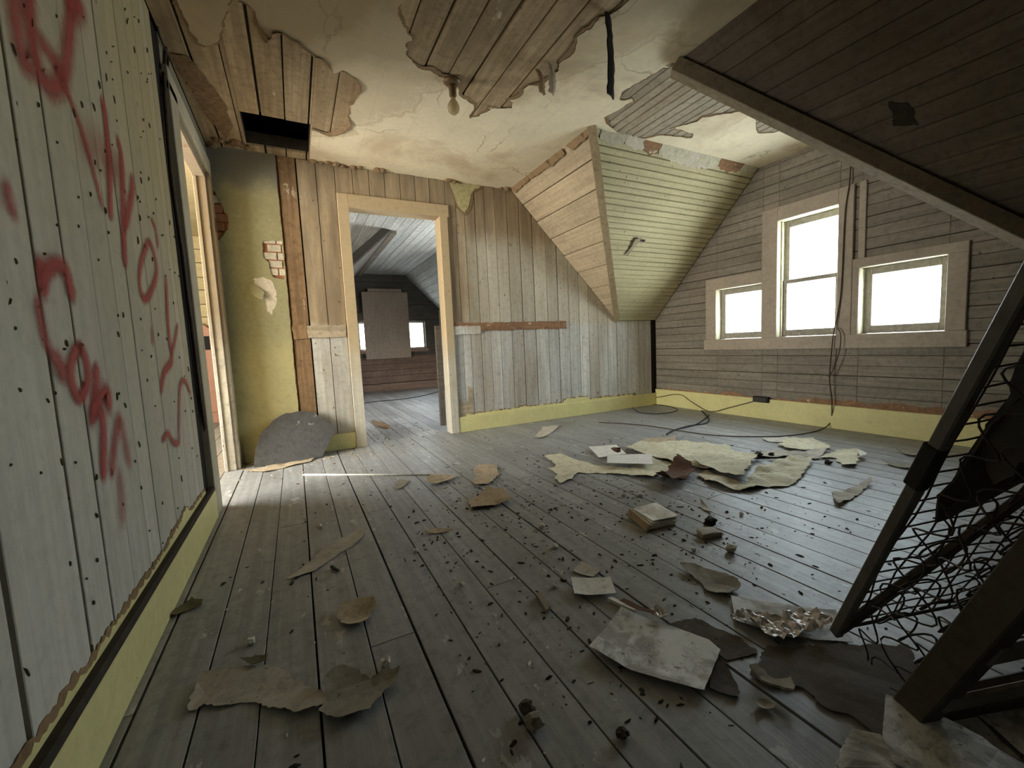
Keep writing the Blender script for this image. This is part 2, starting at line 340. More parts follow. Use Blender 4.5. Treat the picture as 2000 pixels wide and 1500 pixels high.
def inset(p, d):
    n = len(p)
    if parea(p) < 0: p = p[::-1]
    out = []
    for i in range(n):
        a, b, c = Vector(p[i - 1]), Vector(p[i]), Vector(p[(i + 1) % n])
        e1, e2 = (b - a), (c - b)
        if e1.length < 1e-6 or e2.length < 1e-6: out.append(tuple(b)); continue
        e1.normalize(); e2.normalize()
        n1, n2 = Vector((-e1.y, e1.x)), Vector((-e2.y, e2.x))
        k = 1 + n1.dot(n2)
        out.append(tuple(b + (n1 + n2) * (d / max(k, .35))))
    return p, out
def dedupe(p):
    out = []
    for q in p:
        if not out or (abs(q[0] - out[-1][0]) + abs(q[1] - out[-1][1])) > 1e-4: out.append(q)
    if len(out) > 2 and (abs(out[0][0] - out[-1][0]) + abs(out[0][1] - out[-1][1])) < 1e-4: out.pop()
    return out
def plate(name, poly, fr, d0, d1, mat, parent=None, ch=.002, **kw):
    poly = dedupe(poly)
    if len(poly) < 3: return None
    bm = bmesh.new(); n = len(poly)
    if ch > 0: poly, ins = inset(poly, ch)
    else: ins = poly
    back = [bm.verts.new(fr(x, y, d0)) for x, y in poly]
    front = [bm.verts.new(fr(x, y, d1)) for x, y in ins]
    mid = [bm.verts.new(fr(x, y, d1 - ch)) for x, y in poly] if ch > 0 else front
    bm.faces.new(back[::-1]); bm.faces.new(front)
    for i in range(n):
        j = (i + 1) % n
        bm.faces.new((back[i], back[j], mid[j], mid[i]))
        if ch > 0: bm.faces.new((mid[i], mid[j], front[j], front[i]))
    return link(name, finish(bm, name), mat, parent, **kw)
def box_bm(bm, lo, hi):
    vs_ = [bm.verts.new((x, y, z)) for x in (lo[0], hi[0]) for y in (lo[1], hi[1]) for z in (lo[2], hi[2])]
    for f in ((0, 1, 3, 2), (4, 6, 7, 5), (0, 4, 5, 1), (2, 3, 7, 6), (0, 2, 6, 4), (1, 5, 7, 3)): bm.faces.new([vs_[i] for i in f])
def box(name, lo, hi, mat, parent=None, bev=.003, **kw):
    bm = bmesh.new(); box_bm(bm, lo, hi)
    if bev: bmesh.ops.bevel(bm, geom=list(bm.edges), offset=bev, segments=1, affect='EDGES')
    return link(name, finish(bm, name), mat, parent, **kw)
def slab(name, boxes, mat, parent=None, **kw):           # several boxes joined (the body of one wall)
    bm = bmesh.new()
    for lo, hi in boxes: box_bm(bm, lo, hi)
    return link(name, finish(bm, name), mat, parent, **kw)
def beam(name, p, q, wdt, dep, up, mat, parent=None, bev=.003, **kw):
    p, q, up = Vector(p), Vector(q), Vector(up); d = (q - p).normalized(); s = d.cross(up).normalized(); u = s.cross(d).normalized()
    bm = bmesh.new(); vs_ = []
    for e in (p, q):
        for a, b_ in ((-1, -1), (1, -1), (1, 1), (-1, 1)): vs_.append(bm.verts.new(e + s * a * wdt / 2 + u * b_ * dep / 2))
    for f in ((0, 1, 2, 3), (7, 6, 5, 4), (0, 4, 5, 1), (1, 5, 6, 2), (2, 6, 7, 3), (3, 7, 4, 0)): bm.faces.new([vs_[i] for i in f])
    if bev: bmesh.ops.bevel(bm, geom=list(bm.edges), offset=bev, segments=1, affect='EDGES')
    return link(name, finish(bm, name), mat, parent, **kw)
def smooth_path(pts, n=6):
    pts = [Vector(p) for p in pts]; out = []
    for i in range(len(pts) - 1):
        p0, p1, p2, p3 = pts[max(i - 1, 0)], pts[i], pts[i + 1], pts[min(i + 2, len(pts) - 1)]
        for k in range(n):
            t = k / n
            out.append(.5 * ((2 * p1) + (p2 - p0) * t + (2 * p0 - 5 * p1 + 4 * p2 - p3) * t * t + (3 * p1 - p0 - 3 * p2 + p3) * t ** 3))
    out.append(pts[-1]); return out
def tube_bm(bm, path, r, k=6):
    prev = None; ref = Vector((.3, .2, 1)).normalized()
    for i, p in enumerate(path):
        d = (path[min(i + 1, len(path) - 1)] - path[max(i - 1, 0)])
        if d.length < 1e-7: d = Vector((0, 0, 1))
        d.normalize(); s = d.cross(ref)
        if s.length < .05: s = d.cross(Vector((1, 0, 0)))
        s.normalize(); u = s.cross(d)
        ring = [bm.verts.new(p + (s * math.cos(a * 2 * math.pi / k) + u * math.sin(a * 2 * math.pi / k)) * r) for a in range(k)]
        if prev:
            for a in range(k): bm.faces.new((prev[a], prev[(a + 1) % k], ring[(a + 1) % k], ring[a]))
        else: bm.faces.new(ring[::-1])
        prev = ring
    bm.faces.new(prev)
def tube(name, pts, r, mat, parent=None, n=6, k=6, **kw):
    bm = bmesh.new(); tube_bm(bm, smooth_path(pts, n) if n > 1 else [Vector(p) for p in pts], r, k)
    return link(name, finish(bm, name, True), mat, parent, **kw)
def lathe(name, prof, mat, parent=None, k=20, loc=(0, 0, 0), **kw):
    bm = bmesh.new(); prev = None
    for r, z in prof:
        ring = [bm.verts.new((loc[0] + r * math.cos(a * 2 * math.pi / k), loc[1] + r * math.sin(a * 2 * math.pi / k), loc[2] + z)) for a in range(k)]
        if prev:
            for a in range(k): bm.faces.new((prev[a], prev[(a + 1) % k], ring[(a + 1) % k], ring[a]))
        else: bm.faces.new(ring[::-1])
        prev = ring
    bm.faces.new(prev)
    return link(name, finish(bm, name, True), mat, parent, **kw)
def torn(pts, jag, seed, step=.02, closed=True):          # ragged outline along a polygon
    rs = random.Random(seed); out = []; n = len(pts)
    for i in range(n if closed else n - 1):
        a, b = Vector(pts[i]), Vector(pts[(i + 1) % n]); L = (b - a).length; k = max(1, int(L / step))
        d = (b - a) / max(L, 1e-6); nn = Vector((-d.y, d.x))
        for j in range(k):
            p = a + (b - a) * (j / k)
            f = mnoise.fractal(Vector((p.x * 26, p.y * 26, seed * 3.7)), .8, 2.2, 4) * 1.25 + rs.uniform(-.4, .4)
            out.append(tuple(p + nn * f * jag) if j else tuple(p + nn * f * jag * .3))
    if not closed: out.append(tuple(pts[-1]))
    return out
def inpoly(x, y, loops):
    c = False
    for lp in loops:
        n = len(lp)
        for i in range(n):
            x1, y1 = lp[i]; x2, y2 = lp[(i + 1) % n]
            if (y1 > y) != (y2 > y) and x < (x2 - x1) * (y - y1) / (y2 - y1) + x1: c = not c
    return c
def cdt(loops, grid=None):
    vs_, es = [], []
    for lp in loops:
        b = len(vs_); vs_ += [Vector(p) for p in lp]; es += [(b + i, b + (i + 1) % len(lp)) for i in range(len(lp))]
    if grid:
        xs = [p[0] for p in loops[0]]; ys = [p[1] for p in loops[0]]
        nx = int((max(xs) - min(xs)) / grid); ny = int((max(ys) - min(ys)) / grid)
        for i in range(nx + 1):
            for j in range(ny + 1):
                x = min(xs) + (i + .5 * (j % 2)) * grid; y = min(ys) + (j + .37) * grid
                if inpoly(x, y, loops): vs_.append(Vector((x, y)))
    v, e, f = delaunay_2d_cdt(vs_, es, [], 0, 1e-5)[:3]
    tris = []
    for t in f:
        cx = sum(v[i][0] for i in t) / len(t); cy = sum(v[i][1] for i in t) / len(t)
        if inpoly(cx, cy, loops): tris.append(list(t))
    return [tuple(p) for p in v], tris
def sheet(name, loops, fr, thick, mat, parent=None, grid=None, height=None, uv=False, smooth=False, center=None, **kw):
    """a sheet with a ragged outline: top and bottom surface plus its edge; height(x, y) lifts it"""
    v, tris = cdt(loops, grid); bm = bmesh.new(); h = height or (lambda x, y: 0.0)
    used = sorted({i for t in tris for i in t}); top, bot = {}, {}
    for i in used:
        x, y = v[i]; z = h(x, y); top[i] = bm.verts.new(fr(x, y, z + thick)); bot[i] = bm.verts.new(fr(x, y, z))
    edge = {}
    for t in tris:
        try: bm.faces.new([top[i] for i in t]); bm.faces.new([bot[i] for i in t][::-1])
        except ValueError: continue
        for k in range(len(t)):
            a, b = t[k], t[(k + 1) % len(t)]
            if (b, a) in edge: edge.pop((b, a))
            else: edge[(a, b)] = 1
    for a, b in edge:
        try: bm.faces.new((top[a], bot[a], bot[b], top[b]))
        except ValueError: pass
    if uv:
        xs = [p[0] for p in loops[0]]; ys = [p[1] for p in loops[0]]
        lay = bm.loops.layers.uv.new('UVMap'); inv = {}
        for i in used: inv[top[i]] = v[i]; inv[bot[i]] = v[i]
        for f in bm.faces:
            for l in f.loops: x, y = inv[l.vert]; l[lay].uv = uv(x, y)
    me = finish(bm, name, smooth)
    if center is not None:
        me.transform(Matrix.Translation(-Vector(center))); kw['loc'] = center
    return link(name, me, mat, parent, **kw)
def boards(name, region, fr, axis, edges, gaps, d0, d1, mat, parent, holes=(), ch=.002, joints=None, jitter=0):
    """boards side by side: axis 0 = boards run along the frame's first axis"""
    out = []; rs = random.Random(len(edges) * 13 + int(region[0][0] * 10))
    for i in range(len(edges) - 1):
        e0, e1 = edges[i] + gaps(i) / 2, edges[i + 1] - gaps(i + 1) / 2
        cuts = [-20] + (joints(i) if joints else []) + [20]
        for k in range(len(cuts) - 1):
            c0, c1 = cuts[k] + .001, cuts[k + 1] - .001
            strip = [(c0, e0), (c1, e0), (c1, e1), (c0, e1)] if axis == 0 else [(e0, c0), (e1, c0), (e1, c1), (e0, c1)]
            p = clip_convex(strip, region)
            ps = [p] if len(p) > 2 else []
            for hrect in holes: ps = sub_rect(ps, hrect)
            for q in ps:
                q = dedupe(q)
                if len(q) < 3 or abs(parea(q)) < 2e-4: continue
                j = rs.uniform(-jitter, jitter)
                o = plate(name, q, fr, d0, d1 + j, mat, parent, ch)
                if o: out.append(o)
    return out
def span(a, b, stepw, jit=0.0, seed=1):
    rs = random.Random(seed); n = max(1, round((b - a) / stepw)); e = [a + (b - a) * i / n for i in range(n + 1)]
    return [e[0]] + [x + rs.uniform(-jit, jit) for x in e[1:-1]] + [e[-1]]
S2 = math.sqrt(.5)
F_FLOOR = Frame((0, 0, 0), (1, 0, 0), (0, 1, 0), (0, 0, 1))
F_CEIL = Frame((0, 0, ZC), (1, 0, 0), (0, 1, 0), (0, 0, -1))
F_LEFT = Frame((XL, 0, 0), (0, 1, 0), (0, 0, 1), (1, 0, 0))
F_BACK = Frame((0, YB, 0), (1, 0, 0), (0, 0, 1), (0, -1, 0))
F_GABLE = Frame((XR, 0, 0), (0, 1, 0), (0, 0, 1), (-1, 0, 0))
DZS = ZC - ZK
SL, SL2, SLN = math.hypot(XK - XC, DZS), math.hypot(YB - YC, DZS), math.hypot(YC2 - YN, DZS)      # lengths of the slopes
F_MAIN = Frame((XC, 0, ZC), (0, 1, 0), ((XK - XC) / SL, 0, -DZS / SL), (-DZS / SL, 0, -(XK - XC) / SL))
F_BAYF = Frame((0, YC, ZC), (1, 0, 0), (0, (YB - YC) / SL2, -DZS / SL2), (0, -DZS / SL2, -(YB - YC) / SL2))
F_BAYN = Frame((0, YC2, ZC), (1, 0, 0), (0, -(YC2 - YN) / SLN, -DZS / SLN), (0, DZS / SLN, -(YC2 - YN) / SLN))

# ------------------------------------------------------------------ floor
floor = slab('floor', [((-.6, YR - .1, -.16), (4.15, 3.9, -.021)), ((-2.8, 1.3, -.16), (-.6, 6.7, -.021)), ((-.6, 3.9, -.16), (3.6, 9.0, -.021))], MT['dark_wood'], label='worn grey painted plank floor littered with debris', kind='structure')
fe = [-.52, -.4, -.268, -.14, -.015, .118, .243, .373, .505, .63, .757, .885]
while fe[-1] < 3.95: fe.append(fe[-1] + .128)
rj = random.Random(3)
jn = {}
for i in range(len(fe)): jn[i] = sorted([rj.uniform(-1, .4), rj.uniform(1.0, 3.3)]) if i % 3 == 1 else ([rj.uniform(.6, 3.2)] if i % 3 == 0 else [rj.uniform(-1, 0)])
jn[5] = [1.16, 3.0]; jn[6] = [-.6, 1.9 + .28]; jn[1] = [2.45]; jn[8] = [1.25]
boards('floor_plank', [(-.52, YR), (XR + .02, YR), (XR + .02, YB + .1), (-.52, YB + .1)], F_FLOOR, 1, fe, lambda i: [.0035, .007, .0045, .0028, .0055][i % 5], -.02, 0, MT['floor'], floor, joints=lambda i: jn.get(i, []), ch=.0012, jitter=.0007)
fe2 = span(-.3, 3.35, .128, .006, 5)
boards('floor_plank', [(-.3, YB + .1), (3.35, YB + .1), (3.35, YF + .1), (-.3, YF + .1)], F_FLOOR, 1, fe2, lambda i: .004, -.02, 0, MT['floor_far'], floor, joints=lambda i: [4.6 + (i * 1.37) % 3.3], ch=.0012, jitter=.0007)
boards('floor_plank', [(-2.7, 1.4), (-.52, 1.4), (-.52, 6.6), (-2.7, 6.6)], F_FLOOR, 1, span(-2.7, -.52, .13, .005, 6), lambda i: .004, -.02, 0, MT['splinter'], floor, ch=.0012)

# ------------------------------------------------------------------ left wall with its boards
DY0, DY1, DZ = 2.735, 3.60, 2.07            # doorway in the left wall
wl = slab('wall_left', [((XL - .065, YR - .1, 0), (XL - .019, DY0, ZC + .1)), ((XL - .065, DY1, 0), (XL - .019, YB, ZC + .1)), ((XL - .065, DY0, DZ), (XL - .019, DY1, ZC + .1))], MT['dark_wood'], label='pale board wall with red spray-painted scrawl', kind='structure')
le = [YR, -1.3, -1.05, -.8, -.55, -.3, -.05, .2, .45, .7, .95, 1.187, 1.315, 1.462, 1.605, 1.72, 1.83, 1.93, 2.05, 2.165, 2.28, 2.36, 2.45]
lg = {10: .013, 11: .017, 12: .006, 13: .0025, 14: .006, 15: .003, 17: .007, 19: .003, 20: .005}
boards('wall_board', [(YR, 0), (2.45, 0), (2.45, ZC), (YR, ZC)], F_LEFT, 1, le, lambda i: lg.get(i, .002), -.018, 0, MT['left'], wl, ch=.0015, jitter=.0012)
boards('wall_board', [(2.58, DZ), (YB, DZ), (YB, ZC), (2.58, ZC)], F_LEFT, 0, [DZ + .1, DZ + .2, ZC], lambda i: .003, -.018, 0, MT['green_plaster'], wl, ch=.0015)
boards('wall_board', [(3.66, 0), (YB, 0), (YB, DZ + .1), (3.66, DZ + .1)], F_LEFT, 1, [3.66, YB], lambda i: .003, -.018, 0, MT['green_plaster'], wl, ch=.0015)
# red spray paint
def stroke(bm, lay, px, wdt, alpha, k):
    pts = [hit(u, v, 0, XL) for u, v in px]; pts = smooth_path(pts, 5) if len(pts) > 2 else smooth_path(pts, 6)
    off = .0022 + k * .00007; prev = None; n = len(pts)
    for i, p in enumerate(pts):
        d = pts[min(i + 1, n - 1)] - pts[max(i - 1, 0)]; d = Vector((d.y, d.z)).normalized(); nn = Vector((-d.y, d.x))
        ends = min(1, .55 + i * .25, .55 + (n - 1 - i) * .25); ww = wdt / 2 * ends
        if i == 0: p = p - Vector((0, d.x, d.y)) * wdt * .3
        if i == n - 1: p = p + Vector((0, d.x, d.y)) * wdt * .3
        a = alpha * (0 if i in (0, n - 1) else 1)
        row = [(bm.verts.new((XL + off, p.y + nn.x * ww * s, p.z + nn.y * ww * s)), (a, .5 + .5 * s)) for s in (-1, 0, 1)]
        if prev:
            for j in range(2):
                q = [prev[j], prev[j + 1], row[j + 1], row[j]]
                f = bm.faces.new([t[0] for t in q])
                for l, t in zip(f.loops, q): l[lay].uv = t[1]
        prev = row
STROKES = [
 ([(25, -40), (29, 40), (37, 88), (45, 117), (57, 133)], .075, .75), ([(53, -40), (57, 40), (64, 93), (72, 133), (85, 160), (99, 171), (115, 163), (125, 139), (131, 88), (136, 40), (140, 0), (143, -40)], .07, .8),
 ([(75, 77), (93, 101), (112, 128), (117, 157)], .06, .7), ([(128, 2), (160, 14)], .10, .75), ([(117, 160), (131, 184), (149, 229), (163, 272), (173, 307), (187, 360), (198, 403)], .035, .7),
 ([(199, 192), (205, 240), (211, 307), (214, 395), (215, 424)], .045, .9), ([(160, 285), (185, 290), (207, 296)], .14, .3), ([(214, 340), (224, 330), (232, 318)], .11, .35),
 ([(228, 272), (235, 307), (238, 365), (239, 427), (241, 488), (243, 517)], .05, .9), ([(257, 345), (257, 373), (251, 403), (243, 445)], .055, .85),
 ([(294, 427), (303, 448), (307, 483)], .035, .8), ([(289, 469), (278, 499), (271, 533), (273, 568), (283, 584), (297, 560), (305, 528), (299, 493), (289, 469)], .04, .85),
 ([(323, 540), (326, 615), (330, 666), (334, 704), (319, 728), (313, 766)], .045, .9), ([(346, 632), (340, 666), (334, 692)], .04, .7), ([(295, 640), (297, 672)], .035, .6),
 ([(74, 508), (79, 545), (83, 576)], .05, .95), ([(81, 557), (89, 530), (108, 517), (125, 528), (133, 557), (139, 582)], .05, .95), ([(68, 580), (77, 635), (92, 685)], .04, .7), ([(98, 690), (116, 718), (121, 738)], .055, .85),
 ([(152, 673), (137, 708), (137, 747), (152, 778), (168, 747), (166, 708), (152, 673)], .042, .95), ([(185, 714), (185, 751), (181, 789), (176, 826)], .05, .95), ([(178, 809), (193, 782), (205, 766), (210, 799)], .06, .95), ([(191, 803), (199, 828), (199, 898), (200, 932)], .05, .95),
 ([(230, 815), (220, 874), (216, 928)], .05, .7), ([(230, 815), (239, 851), (251, 910)], .055, .5), ([(230, 925), (234, 970), (237, 1022)], .06, .45),
 ([(371, 770), (359, 743), (350, 758), (348, 828), (348, 863), (336, 863), (326, 847), (315, 862)], .035, .8), ([(8, 358), (13, 392), (24, 420)], .045, .7)]
bm = bmesh.new(); lay = bm.loops.layers.uv.new('UVMap')
for k, (px, wdt, al) in enumerate(STROKES): stroke(bm, lay, px, wdt * 1.45, al, k)
me = bpy.data.meshes.new('spray_paint'); bm.to_mesh(me); bm.free()
link('spray_paint_scrawl', me, MT['spray'], wl, label='red spray-painted scrawl')
# torn tack paper left on the boards
def tacks(name, fr, n, region, seed, size, parent, mat, vertical=True, d=.0006):
    rs = random.Random(seed); bm = bmesh.new()
    while n > 0:
        x = rs.uniform(region[0], region[1]); y = rs.uniform(region[2], region[3])
        if len(region) > 4 and not region[4](x, y): continue
        n -= 1; L = size * rs.choice([.5, .6, .8, 1, 1.4, 2.0]); W = size * rs.uniform(.25, .45); a = rs.gauss(0, .35)
        ring = []; k = 6
        for i in range(k):
            t = i * 2 * math.pi / k; px_, py_ = math.cos(t) * W * rs.uniform(.6, 1.2), math.sin(t) * L * rs.uniform(.7, 1.2)
            if not vertical: px_, py_ = py_, px_
            ring.append((x + px_ * math.cos(a) - py_ * math.sin(a), y + px_ * math.sin(a) + py_ * math.cos(a)))
        lo = [bm.verts.new(fr(*p, d)) for p in ring]; hi = [bm.verts.new(fr(x + (p[0] - x) * .6, y + (p[1] - y) * .6, d + .0035)) for p in ring]
        bm.faces.new(hi)
        for i in range(k): bm.faces.new((lo[i], lo[(i + 1) % k], hi[(i + 1) % k], hi[i]))
    link(name, finish(bm, name), mat, parent, kind='stuff')
tacks('tack_scraps', F_LEFT, 190, (.75, 2.43, .2, 2.25), 4, .0075, wl, MT['leaf'])
bm = bmesh.new()
# baseboard of the left wall, with the dark ledge behind it and the ragged yellow edge of old paint
bl = box('baseboard_left', (XL + .004, YR, 0), (XL + .024, 2.575, .142), MT['yellow_trim'], label='yellow painted baseboard along the graffiti wall', kind='structure')
box('baseboard_cap', (XL + .0, YR, .142), (XL + .022, 2.57, .166), MT['dark_wood'], bl, .002)
def ragged_strip(name, fr, x0, x1, base, hfun, mat, parent, d, seed, step=.02):
    rs = random.Random(seed); n = int((x1 - x0) / step); top = []
    for i in range(n + 1):
        x = x0 + (x1 - x0) * i / n; top.append((x, base + max(.004, hfun(x) + rs.uniform(-.007, .007) + .012 * mnoise.noise(Vector((x * 9, seed, 0))))))
    sheet(name, [[(x0, base)] + [(x1, base)] + top[::-1]], fr, .0012, mat, parent) if False else None
    bm = bmesh.new(); lo = [bm.verts.new(fr(p[0], base, d)) for p in top]; hi = [bm.verts.new(fr(p[0], p[1], d)) for p in top]
    lo2 = [bm.verts.new(fr(p[0], base, d - .002)) for p in top]; hi2 = [bm.verts.new(fr(p[0], p[1], d - .002)) for p in top]
    for i in range(n):
        bm.faces.new((lo[i], lo[i + 1], hi[i + 1], hi[i])); bm.faces.new((hi[i], hi[i + 1], hi2[i + 1], hi2[i]))
    return link(name, finish(bm, name), mat, parent)
hump = lambda x: .02 + .03 * max(0, mnoise.noise(Vector((x * 2.3, 5, 1)))) + .05 * max(0, mnoise.noise(Vector((x * 5.1, 9, 1))) - .25)
ragged_strip('torn_paint_edge', F_LEFT, .3, 2.45, .160, lambda x: hump(x) + .014, MT['backing'], wl, .0026, 3, .012)
ragged_strip('torn_paint_edge', F_LEFT, .3, 2.45, .160, hump, MT['yellow_trim'], wl, .0040, 4, .012)
# doorway trim and lining in the left wall
d1 = box('door_1', (XL - .02, DY0 - .155, 0), (XL + .022, DY0, DZ + .06), MT['olive_casing'], label='open doorway in the graffiti wall with worn casing', kind='structure')
box('casing', (XL - .02, DY1, 0), (XL + .022, DY1 + .085, DZ + .02), MT['worn_jamb'], d1)
box('head_casing', (XL - .02, DY0 - .155, DZ + .02), (XL + .022, DY1 + .09, DZ + .13), MT['olive_casing'], d1)
box('jamb', (XL - .072, DY0 - .001, 0), (XL - .02, DY0 + .018, DZ), MT['olive_casing'], d1)
box('jamb', (XL - .072, DY1 - .02, 0), (XL - .001, DY1 + .0, DZ), MT['worn_jamb'], d1)
box('head_jamb', (XL - .072, DY0, DZ - .02), (XL - .001, DY1, DZ + .02), MT['worn_jamb'], d1)
box('door_stop', (XL - .072, DY1 - .032, 0), (XL - .05, DY1 - .02, DZ - .02), MT['worn_jamb'], d1)
box('hinge_mortise', (XL + .0215, DY1 + .03, .20), (XL + .0232, DY1 + .055, .29), MT['brown_board'], d1, 0)
box('latch_plate', (XL + .0215, DY1 + .02, 1.70), (XL + .0232, DY1 + .05, 1.80), MT['black'], d1, 0)

# ------------------------------------------------------------------ back wall with doorway
OX0, OX1, OZ = .490, 1.262, 2.005
wb = slab('wall_back', [((-.02, YB + .019, 0), (OX0 - .02, YB + .11, ZC + .1)), ((OX1 + .02, YB + .019, 0), (XR + .15, YB + .11, ZC + .1)), ((OX0 - .02, YB + .019, OZ + .02), (OX1 + .02, YB + .11, ZC + .1))], MT['dark_wood'], label='stained vertical board wall with open doorway', kind='structure')
be = [.0, .125, .265, .405, .54, .67, .80, .93, 1.06, 1.19, 1.335, 1.43, 1.515, 1.62, 1.725, 1.835, 1.96, 2.095, 2.242, 2.395, 2.525, 2.665, 2.80, 2.925, 3.055, 3.19, 3.33, 3.50, 3.66, 3.86]
bg = {1: .006, 2: .003, 11: .002, 13: .003, 17: .0045, 18: .005, 20: .005, 22: .004, 26: .006, 28: .004}
under = [(0, 0), (XK, 0), (XK, ZK), (XC, ZC), (0, ZC)]
kk = be.index(3.33)
boards('wall_board', under, F_BACK, 1, be[1:kk] + [XK], lambda i: bg.get(i + 1, .0028) * 1.7, -.018, 0, MT['back'], wb, holes=[(.405, 1.335, -1, OZ + .1)], ch=.0015, jitter=.0015)
boards('wall_board', [(XK, 0), (3.86, 0), (3.86, ZK), (XK, ZK)], F_BACK, 1, [XK] + be[kk + 1:], lambda i: .004, -.018, 0, MT['back'], wb, ch=.0015, jitter=.0015)
boards('wall_board', [(0, 0), (.125, 0), (.125, ZC), (0, ZC)], F_BACK, 1, [-.005, .122], lambda i: .004, -.018, .004, MT['brown_board'], wb, ch=.0015)
tacks('tack_scraps', F_BACK, 170, (.14, 3.8, .2, 2.3, lambda x, y: not (.36 < x < 1.4 and y < 2.2) and (x < 2.0 or y < ZC - (x - XC) - .05)), 11, .006, wb, MT['brown_board'])
def rail(name, x0, x1, z0, z1, mat, d, seed):
    out = torn([(x0, z0), (x1, z0), (x1, z1), (x0, z1)], .006, seed, .02)
    return sheet(name, [out], F_BACK, d, mat, wb, height=lambda x, y: .0015)
rail('chair_rail_scar', .0, .395, .945, 1.045, MT['rail_pale'], .016, 3)
rail('chair_rail_scar', .0, .10, .94, 1.05, MT['brown_board'], .018, 13)
rail('chair_rail_scar', 1.60, 2.62, .965, 1.045, MT['rail_wood'], .010, 5)
rail('chair_rail_scar', 1.342, 1.61, .935, 1.015, MT['back'], .012, 7)
rail('chair_rail_scar', 1.342, 1.66, 1.005, 1.045, MT['rail_wood'], .009, 9)
sheet('torn_wallpaper_patch', [torn([(1.37, 2.33), (1.72, 2.33), (1.62, 2.26), (1.585, 2.12), (1.52, 2.04), (1.44, 2.10), (1.40, 2.24)], .010, 21, .015)], F_BACK, .003, MT['backing'], wb, height=lambda x, y: .002)
sheet('torn_wallpaper_patch', [torn([(1.39, 2.33), (1.70, 2.33), (1.60, 2.26), (1.565, 2.13), (1.515, 2.065), (1.455, 2.12), (1.415, 2.24)], .008, 22, .015)], F_BACK, .003, MT['olive_paper'], wb, height=lambda x, y: .005)
# casing of the doorway
d2 = box('door_2', (.405, YB - .024, 0), (OX0, YB + .0, OZ + .105), MT['casing'], label='tan cased doorway opening to the far room', kind='structure')
box('casing', (OX1, YB - .024, 0), (1.338, YB, OZ + .0), MT['casing'], d2)
box('head_casing', (OX0, YB - .024, OZ), (1.352, YB, OZ + .105), MT['casing'], d2)
box('jamb', (OX0 - .02, YB - .001, 0), (OX0, YB + .125, OZ), MT['casing'], d2)
box('jamb', (OX1, YB - .001, 0), (OX1 + .02, YB + .125, OZ), MT['casing'], d2)
box('head_jamb', (OX0 - .02, YB - .001, OZ), (OX1 + .02, YB + .125, OZ + .02), MT['casing'], d2)
bb = box('baseboard_back', (1.338, YB - .018, 0), (XR - .012, YB - .001, .148), MT['yellow_trim'], label='yellow baseboard right of the tan doorway', kind='structure')
box('baseboard_stub', (.115, YB - .018, 0), (.404, YB - .001, .135), MT['yellow_trim'], bb)
hb = lambda x: .02 + .04 * max(0, mnoise.noise(Vector((x * 3.1, 2, 1)))) + (.03 if 2.55 < x < 2.9 else 0)
ragged_strip('torn_paint_edge', F_BACK, 1.40, 3.6, .147, lambda x: hb(x) + .008, MT['backing'], wb, .0024, 5)
ragged_strip('torn_paint_edge', F_BACK, 1.42, 3.55, .147, hb, MT['yellow_trim'], wb, .0040, 6)
sheet('torn_brown_patch', [torn([(1.345, .15), (1.50, .15), (1.50, .42), (1.455, .44), (1.45, .30), (1.40, .28), (1.36, .33)], .006, 31, .015)], F_BACK, .002, MT['rail_pale'], wb, height=lambda x, y: .0015)

# chimney breast with plaster and the bricks it lets show
ch = slab('chimney_breast', [((XL - .02, YB + .0, 0), (-.005, YB + .46, ZC + .1))], MT['brick_red'], label='olive plastered chimney breast between the two doorways', kind='structure')
hole1 = [(-.50, 2.02), (-.41, 2.0), (-.385, 1.92), (-.355, 1.86), (-.36, 1.76), (-.40, 1.70), (-.43, 1.66), (-.50, 1.66)]
hole2 = [(-.145, 1.69), (-.02, 1.70), (-.012, 1.60), (-.02, 1.44), (-.03, 1.40), (-.10, 1.42), (-.115, 1.46), (-.12, 1.53), (-.155, 1.56), (-.155, 1.62)]
def torn2(p, jag, seed, step=.012): return torn(p, jag, seed, step)
outl = [(XL, 0.0), (-.012, 0.0)] + torn([(-.012, .0), (-.012, ZC)], .004, 8, .02, False)[1:] + [(XL, ZC)]
h1 = torn2([(XL - .03, 2.02), (-.42, 2.02), (-.385, 1.93), (-.355, 1.86), (-.36, 1.76), (-.40, 1.70), (-.43, 1.67), (XL - .03, 1.66)], .006, 5)
h1 = [(max(x, XL + .004), y) for x, y in h1]
h2 = torn2(hole2, .005, 6)
sheet('plaster', [outl, h1, h2], F_BACK, .014, MT['green_plaster'], ch, grid=.12, height=lambda x, y: .002 + .004 * mnoise.noise(Vector((x * 5, y * 3, 1))))
for k, zz in enumerate((1.435, 1.495, 1.555, 1.615, 1.675)):
    x0 = -.155 + (.035 if k % 2 else 0)
    for q in range(2):
        box('brick', (x0 + q * .10, YB - .008, zz), (min(-.012, x0 + q * .10 + .093), YB + .02, zz + .052), MT['brick_white'], ch, .004)
for k, zz in enumerate((1.68, 1.745, 1.81, 1.875, 1.94)):
    x0 = XL - .015 - (.04 if k % 2 else 0)
    box('brick', (x0, YB - .008 - .01 * (k % 2), zz), (x0 + .115, YB + .02, zz + .055), MT['brick_white'] if k == 4 else MT['brick_red'], ch, .005)
pat = [(-.235, 1.40), (-.17, 1.42), (-.115, 1.39), (-.09, 1.30), (-.10, 1.20), (-.135, 1.13), (-.16, 1.16), (-.175, 1.26), (-.23, 1.30)]
sheet('bare_plaster_patch', [torn(pat, .008, 12, .014)], F_BACK, .006, MT['patch_plaster'], ch, height=lambda x, y: .012)
pk = [(-.27, 1.37), (-.22, 1.36), (-.17, 1.30), (-.18, 1.24), (-.23, 1.26), (-.26, 1.31)]
